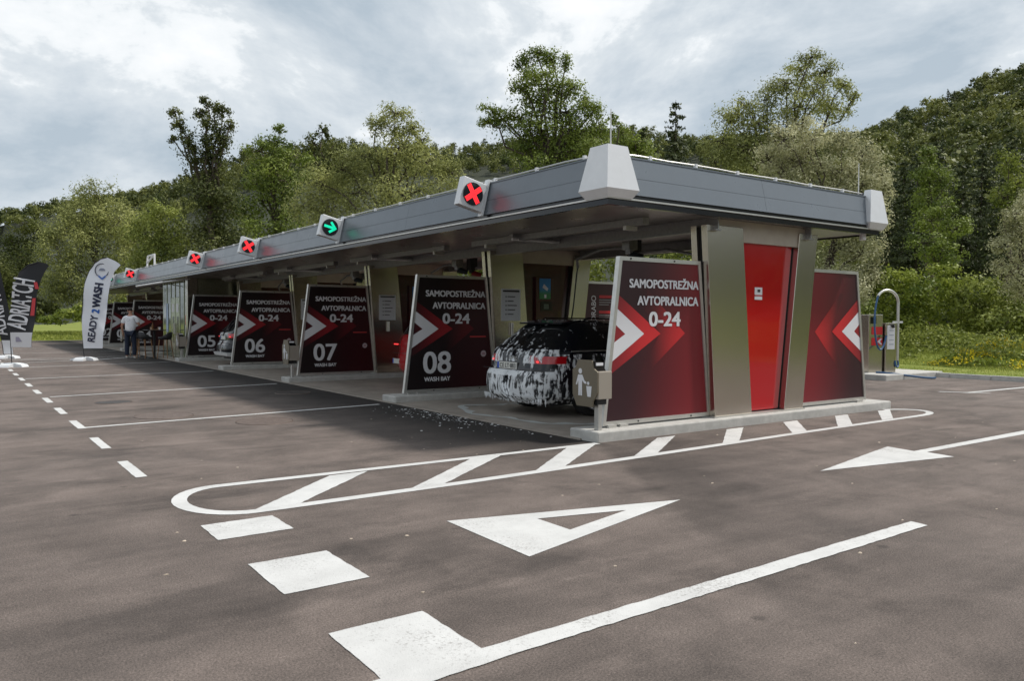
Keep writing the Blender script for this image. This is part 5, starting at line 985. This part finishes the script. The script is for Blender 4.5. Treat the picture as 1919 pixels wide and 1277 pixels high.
tree('tall maple rising highest above the canopy in the middle', 1040, 40, [(1005, 100, 22, 14), (1035, 112, 24, 18), (985, 122, 24, 18), (1062, 118, 16, 16), (1010, 145, 38, 22), (1070, 165, 24, 16), (975, 165, 24, 18), (1045, 165, 38, 22), (1095, 190, 20, 18), (1010, 190, 48, 22), (920, 205, 24, 13), (940, 225, 30, 14), (975, 222, 38, 18), (1060, 210, 46, 22), (1115, 205, 24, 18), (915, 230, 18, 10), (1125, 238, 24, 22), (1020, 245, 54, 24), (1090, 248, 40, 24), (985, 275, 38, 24), (1050, 285, 50, 28), (1110, 285, 38, 24), (1000, 315, 40, 24), (1060, 320, 45, 28)], lf_green, dens=1.25, sparse=0.29, group=TG)
tree('pale green tree peeping out beside the lightning rod', 1170, 48, [(1150, 225, 12, 14), (1165, 250, 26, 20), (1190, 265, 30, 22), (1150, 280, 36, 26), (1200, 295, 40, 30)], lf_green, group=TG)
tree('large grey-green willow at the back right', 1470, 43, [(1520, 108, 26, 15), (1500, 128, 36, 20), (1545, 135, 34, 22), (1475, 158, 38, 22), (1580, 160, 26, 18), (1530, 168, 44, 24), (1595, 190, 16, 18), (1440, 185, 38, 24), (1500, 200, 48, 26), (1560, 205, 38, 26), (1395, 200, 32, 24), (1365, 225, 34, 28), (1420, 230, 45, 30), (1350, 265, 34, 34), (1400, 280, 48, 38), (1470, 260, 45, 34), (1340, 310, 34, 30), (1400, 330, 50, 36), (1370, 370, 45, 35)], lf_willow, down=0.1, aspect=0.42, dens=0.95, sparse=0.24, group=TG)
tree('bright silver willow just behind the right end of the canopy', 1560, 33, [(1500, 235, 30, 22), (1465, 265, 38, 28), (1525, 262, 36, 30), (1440, 300, 30, 28), (1500, 305, 50, 34), (1580, 270, 36, 32), (1618, 290, 32, 34), (1560, 320, 50, 36), (1640, 325, 32, 38), (1480, 350, 44, 34), (1610, 355, 48, 38), (1655, 365, 22, 32), (1540, 380, 55, 38), (1590, 415, 52, 40), (1640, 410, 32, 34), (1560, 460, 52, 40), (1615, 475, 42, 42), (1555, 515, 45, 40), (1600, 540, 42, 40), (1640, 520, 22, 30)], lf_silver, down=0.25, aspect=0.40, dens=1.0, sparse=0.22, group=TG)
tree('silver willow reaching in from the right edge of the photo', 1945, 25, [(1925, 375, 30, 20), (1905, 400, 30, 20), (1945, 420, 45, 30), (1895, 440, 30, 22), (1875, 465, 25, 16), (1920, 470, 40, 28), (1880, 500, 30, 16), (1940, 520, 50, 34), (1905, 540, 35, 24)], lf_silver, down=0.3, aspect=0.4, dens=0.85, sparse=0.25, group=TG)
BG = 'bushes behind the meadow'
for lab, u, d, lobes, m_ in [
    ('bright green bush just right of the silver willow, above the vacuum pipe', 1690, 33, [(1690, 520, 38, 26), (1665, 545, 36, 32), (1715, 545, 42, 34), (1690, 585, 55, 36), (1680, 615, 60, 26)], lf_bright),
    ('bright green bush in the middle of the right-hand bushes', 1765, 34, [(1765, 520, 36, 24), (1740, 550, 42, 36), (1795, 550, 40, 34), (1765, 590, 55, 36), (1770, 620, 60, 24)], lf_bright),
    ('dark leafy bush second from the right edge', 1830, 33, [(1835, 535, 36, 28), (1810, 570, 40, 36), (1860, 575, 42, 36), (1835, 610, 60, 30)], lf_mid),
    ('dark leafy bush at the right edge of the photo', 1910, 32, [(1905, 555, 40, 30), (1930, 580, 45, 36), (1890, 605, 50, 32), (1940, 620, 50, 30)], lf_mid),
    ('bush hidden behind the silver willow foot', 1600, 36, [(1600, 590, 55, 40), (1560, 600, 45, 36)], lf_green),
    ('bright bush behind the black flag', 130, 57, [(125, 590, 30, 15), (150, 583, 28, 16), (100, 597, 30, 12)], lf_bright),
    ('dark bush between the flags', 80, 60, [(75, 580, 30, 25), (55, 590, 30, 18)], lf_dark),
    ('bush behind the white flag and far bays', 240, 56, [(215, 585, 35, 20), (260, 580, 40, 25)], lf_green)]: tree(lab, u, d, lobes, m_, group=BG, name='bush', cat='bush', trunk=False, dens=1.1, size=0.005)
# hedge that shows through the gaps under the canopy
HL = []
for q, u in enumerate((640, 760, 880, 1000, 1090, 1180, 1270, 1360, 1450, 1530)): HL += [(u, 500, 48, 40), (u+20, 545, 55, 38), (u-20, 580, 55, 35), (u+10, 460, 38, 30)]
tree('leafy hedge glimpsed through the open wash bays', 1090, 41, HL, lf_mid, name='hedge', cat='hedge', trunk=False, dens=0.8, size=0.006)
def conifer_pts(h, r, n, rng):
    """drooping whorls of branches, needles bunched along each branch"""
    nw = int(h*2.8)+6; zs_ = np.clip(np.linspace(0.10, 0.985, nw)+rng.normal(0, 0.006, nw), 0.05, 0.99); br = []
    for z in zs_:
        L_ = r*0.62*(1-z)**0.80+0.06*r
        for q in range(int(rng.integers(4, 7))): br.append((z*h+rng.normal(0, 0.018)*h*(1-z), rng.uniform(0, 2*math.pi), L_*rng.uniform(0.55, 1.2)))
    br = np.array(br); w = br[:, 2]; k = rng.choice(len(br), n, p=w/w.sum()); f = rng.uniform(0.08, 1, n); b_ = br[k]; rad = b_[:, 2]*f; fan = rng.normal(0, 0.10, n)*(0.4+f)
    return np.stack([rad*np.cos(b_[:, 1]+fan), rad*np.sin(b_[:, 1]+fan), b_[:, 0]-0.22*rad+0.10*rad*f-np.abs(rng.normal(0, 0.10, n))*(0.5+f)], 1)
def conifer(label, u, d, vtop, wpx):
    rng = np.random.default_rng(sum(map(ord, label))); g = dep(u, 597, d); gz = float(terrain(np.array([g[0]]), np.array([g[1]]))[0]); g[2] = gz; h = float(dep(u, vtop, d)[2]-gz); r_ = wpx*d/F/2
    t = thing('spruce', label, 'tree', tuple(map(float, g)), group='conifers on the slope'); P = conifer_pts(h, r_*2.6, 9000, rng); V, Q = leaf_quads(P, 0.0050*d, 0.3, 0.4, rng, P*np.array([1, 1, 0])/(r_+0.1))
    link_np('crown', mesh_np('crown', V, Q, np.clip(rng.normal(0.45, 0.25, len(P)), 0, 1)), lf_pine, t); add('trunk', MB().tube([(0, 0, -0.3), (0, 0, h*0.6), (0, 0, h)], [h*0.014, h*0.006, 0.012], 8), bark, t)
conifer('lone spruce top rising between the maple and the grey willow', 1263, 55, 190, 100)
conifer('small spruce tip right of the lightning rod', 1200, 75, 238, 60)
conifer('dark spruce on the slope right of the silver willow', 1715, 62, 285, 110)
conifer('dark spruce on the slope, second right of the silver willow', 1800, 60, 300, 115)
conifer('dark spruce near the right edge, behind the bushes', 1875, 58, 340, 110)
conifer('dark spruce behind the silver willow foot', 1660, 64, 330, 90)
for lab, u_, d_, v_, w_p in (('dark spruce filling the gap left of the light green beech', 1690, 74, 300, 95), ('dark spruce directly behind the light green beech', 1750, 78, 262, 110), ('dark spruce between the beech and the pale tree', 1835, 76, 270, 105), ('tall dark spruce behind the pale tree', 1895, 72, 255, 110), ('dark spruce at the right edge behind the silver willow', 1940, 66, 300, 110)): conifer(lab, u_, d_, v_, w_p)
tree('light green beech standing out on the dark slope', 1748, 57, [(1745, 290, 22, 20), (1735, 325, 34, 26), (1765, 340, 32, 28), (1745, 375, 42, 30)], lf_green, group='trees on the right slope')
tree('light green tree low on the dark slope above the bushes', 1745, 46, [(1770, 385, 26, 18), (1745, 415, 40, 24), (1790, 430, 34, 24), (1735, 455, 36, 24), (1770, 475, 45, 26)], lf_green, group='trees on the right slope')
tree('pale tree on the slope near the right edge', 1890, 52, [(1890, 300, 26, 30), (1905, 345, 30, 28), (1880, 370, 30, 28)], lf_mid, group='trees on the right slope')

# ---- the wooded hills: one mass of trees
rng = np.random.default_rng(5)
protoB, protoC, protoF = [], [], []
for q in range(4):
    P = []; O = []
    for c, r_, n in [((0, 0, 5.2), (2.6, 2.6, 2.4), 230), ((1.2, 0.6, 7.0), (1.7, 1.7, 1.6), 130), ((-1.1, -0.5, 6.6), (1.8, 1.8, 1.7), 130), ((0.1, -0.9, 8.0), (1.4, 1.4, 1.3), 100), ((0, 0.9, 3.6), (2.3, 2.3, 1.6), 110)]:
        z_ = lobe_points(np.array(c)+rng.normal(size=3)*0.4, np.array(r_), n, rng, 14, 0.2); P.append(z_[0]); O.append(z_[2])
    P = np.concatenate(P); protoB.append(leaf_quads(P, 0.55, 0.0, 0.6, rng, np.concatenate(O)))
    P = []; O = []
    for c, r_, n in [((0, 0, 5.0), (3.2, 3.2, 2.8), 150), ((1.0, 0.6, 7.2), (2.0, 2.0, 1.8), 75), ((-1.1, -0.5, 7.0), (2.0, 2.0, 1.9), 75)]:
        z_ = lobe_points(np.array(c)+rng.normal(size=3)*0.5, np.array(r_), n, rng, 9, 0.22); P.append(z_[0]); O.append(z_[2])
    P = np.concatenate(P); protoF.append(leaf_quads(P, 0.90, 0.0, 0.7, rng, np.concatenate(O)*1.3))
for q in range(2): P = conifer_pts(13, 4.6, 500, rng); protoC.append(leaf_quads(P, 0.85, 0.3, 0.42, rng, P*np.array([1, 1, 0])*0.5))
gx, gy = np.meshgrid(np.arange(-340, 620, 6.6), np.arange(-330, 680, 6.6), indexing='ij'); grid = np.stack([gx.ravel(), gy.ravel()], 1); grid += rng.uniform(-2.6, 2.6, grid.shape)
r_ = np.hypot(grid[:, 0]-CAM[0], grid[:, 1]-CAM[1]); az = bearing(grid[:, 0], grid[:, 1]); D = np.interp(az, *zip(*RDIST)); r0 = np.interp(az, *zip(*RSTART)); tt = (r_-r0)/(D-r0); U = rng.uniform(size=len(az))
front = (az > -40) & (az < 38)
low = np.interp(az, [-40, -27, -25, -14, -10, 12, 16, 20], [0.80, 0.76, 0.55, 0.60, 0.68, 0.72, 0.55, 0.0])   # nearer trees hide what lies below
keepF = front & (tt > np.maximum(low, 0.01)) & (tt < 1.03) & (U < np.where(az < 14, 0.66, 1.0))
keepB = ~front & (r_ > r0) & (r_ < r0+30) & (U < np.where((az > 70) & (az < 250), 0.8, 0.4))  # unseen wood behind the camera, thickened to darken the steel's reflections
pts = grid[keepF | keepB]; azp = az[keepF | keepB]; hz = terrain(pts[:, 0], pts[:, 1])
VV, QQ, TT = {0: [], 1: []}, {0: [], 1: []}, {0: [], 1: []}; off = {0: 0, 1: 0}
for (x, y), z, a_ in zip(pts, hz, azp):
    nr = math.hypot(x-CAM[0], y-CAM[1]); con = rng.uniform() < (0.45 if a_ > 12 and nr < 210 else 0.06); k = int(con)
    v, q = (protoC if con else protoB if nr < 130 and -40 < a_ < 40 else protoF)[rng.integers(2 if con else 4)]; s = rng.uniform(0.7, 1.25)*(1.0 if not con else 0.75); an = rng.uniform(0, 6.28); c_, s_ = math.cos(an), math.sin(an)
    v2 = np.stack([(v[:, 0]*c_-v[:, 1]*s_)*s+x, (v[:, 0]*s_+v[:, 1]*c_)*s+y, v[:, 2]*s*rng.uniform(0.85, 1.15)+z-0.6], 1)
    VV[k].append(v2); QQ[k].append(q+off[k]); off[k] += len(v2); TT[k].append(np.clip(rng.normal(rng.uniform(0.05, 0.85), 0.15, len(q)), 0, 1))
for k, (nm, m_, lab) in enumerate((('hill_wood', lf_forest, 'broadleaved wood covering the hills'), ('hill_conifers', lf_pine, 'dark conifers scattered through the wooded hills'))):
    o = link_np(nm, mesh_np(nm, np.concatenate(VV[k]), np.concatenate(QQ[k]), np.concatenate(TT[k])), m_); struct(o, 'stuff', lab)
print('forest trees', len(pts), 'faces', sum(len(np.concatenate(QQ[k])) for k in (0, 1)))

# ---- grass, weeds and flowers on the meadow
def blades(name, label, n, xr_, yr_, hfun, wid, m_, dens=None):
    x = rng.uniform(*xr_, n); y = rng.uniform(*yr_, n)
    if dens is not None: k = dens(x, y) > rng.uniform(size=n); x, y = x[k], y[k]
    z = terrain(x, y); z = np.where(x < XK+2.9, np.maximum(z, 0)+0.07, z); h = hfun(x, y)*rng.uniform(0.5, 1.3, len(x)); a = rng.uniform(0, 6.28, len(x)); lean = rng.normal(0, 0.35, (len(x), 2))*h[:, None]
    w = wid*rng.uniform(0.7, 1.4, len(x)); b0 = np.stack([x-w*np.cos(a), y-w*np.sin(a), z-0.02], 1); b1 = np.stack([x+w*np.cos(a), y+w*np.sin(a), z-0.02], 1); tp = np.stack([x+lean[:, 0], y+lean[:, 1], z+h], 1)
    V = np.stack([b0, b1, tp], 1).reshape(-1, 3); o = link_np(name, mesh_np(name, V, np.arange(len(V)).reshape(-1, 3), np.clip(rng.normal(0.45, 0.28, len(x)), 0, 1)), m_); struct(o, 'stuff', label); return o
blades('meadow_grass', 'short green grass behind the kerb', 70000, (XK+0.15, 26), (-16, 12), lambda x, y: 0.06+0.05*np.clip(x-XK-2, 0, 6)/6, 0.012, lf_grass)
blades('far_meadow_grass', 'grass of the meadow at the far end of the yard', 26000, (-26, 10), (52.2, 64), lambda x, y: 0.14+0*x, 0.05, lf_grass)
hump = lambda x, y: np.clip(fbm(np.stack([x*0.45, y*0.45, 0*x], 1), 3)*2.6-0.9, 0, 1)
def weeds(name, label, n, xr_, yr_, m_, hmax, size, thr=0.0, dens=None):
    x = rng.uniform(*xr_, n); y = rng.uniform(*yr_, n); hh = hump(x, y); k = hh > thr
    if dens is not None: k &= dens(x, y) > rng.uniform(size=n)
    x, y, hh = x[k], y[k], hh[k]; z = terrain(x, y)+hh*hmax*rng.uniform(0.1, 1, len(x))**0.6; V, Q = leaf_quads(np.stack([x, y, z], 1), size, 0.0, 0.5, rng)
    o = link_np(name, mesh_np(name, V, Q, np.clip(rng.normal(0.5, 0.28, len(x)), 0, 1)), m_); struct(o, 'stuff', label)
weeds('tall_weeds', 'tangled weeds and low brambles between meadow and bushes', 56000, (19.5, 29), (-16, 14), lf_mid, 1.0, 0.13, 0.05)
weeds('tall_weeds_bright', 'bright low weeds at the meadow edge', 30000, (18.6, 23), (-14, 12), lf_bright, 0.55, 0.11, 0.12)
fl = dep(1885, 668, 24.5)
weeds('yellow_flowers', 'patch of yellow flowers near the right edge', 9000, (max(XK+2.6, fl[0]-3.0), fl[0]+3.0), (fl[1]-4.5, fl[1]+1.2), lf_yellow, 0.8, 0.08, -1, dens=lambda x, y: np.clip(fbm(np.stack([x*0.9, y*0.9, 0*x+3], 1), 3)*4-1.6, 0, 1)*0.9)

b = MB()
for q in range(70):
    x, y = random.uniform(-5.5, 6), random.uniform(-6, 4); 
    if -0.2 < x < 6.8 and y > -0.2: continue
    blob(x, y, random.uniform(0.006, 0.018), 0.001, random.uniform(0.4, 1))
o = add('ground_litter', b, mat('dry_bits', (0.5, 0.42, 0.33), 0.8, var=0.4, vscale=4), None); struct(o, 'stuff', 'scattered grit and leaf bits on the asphalt')
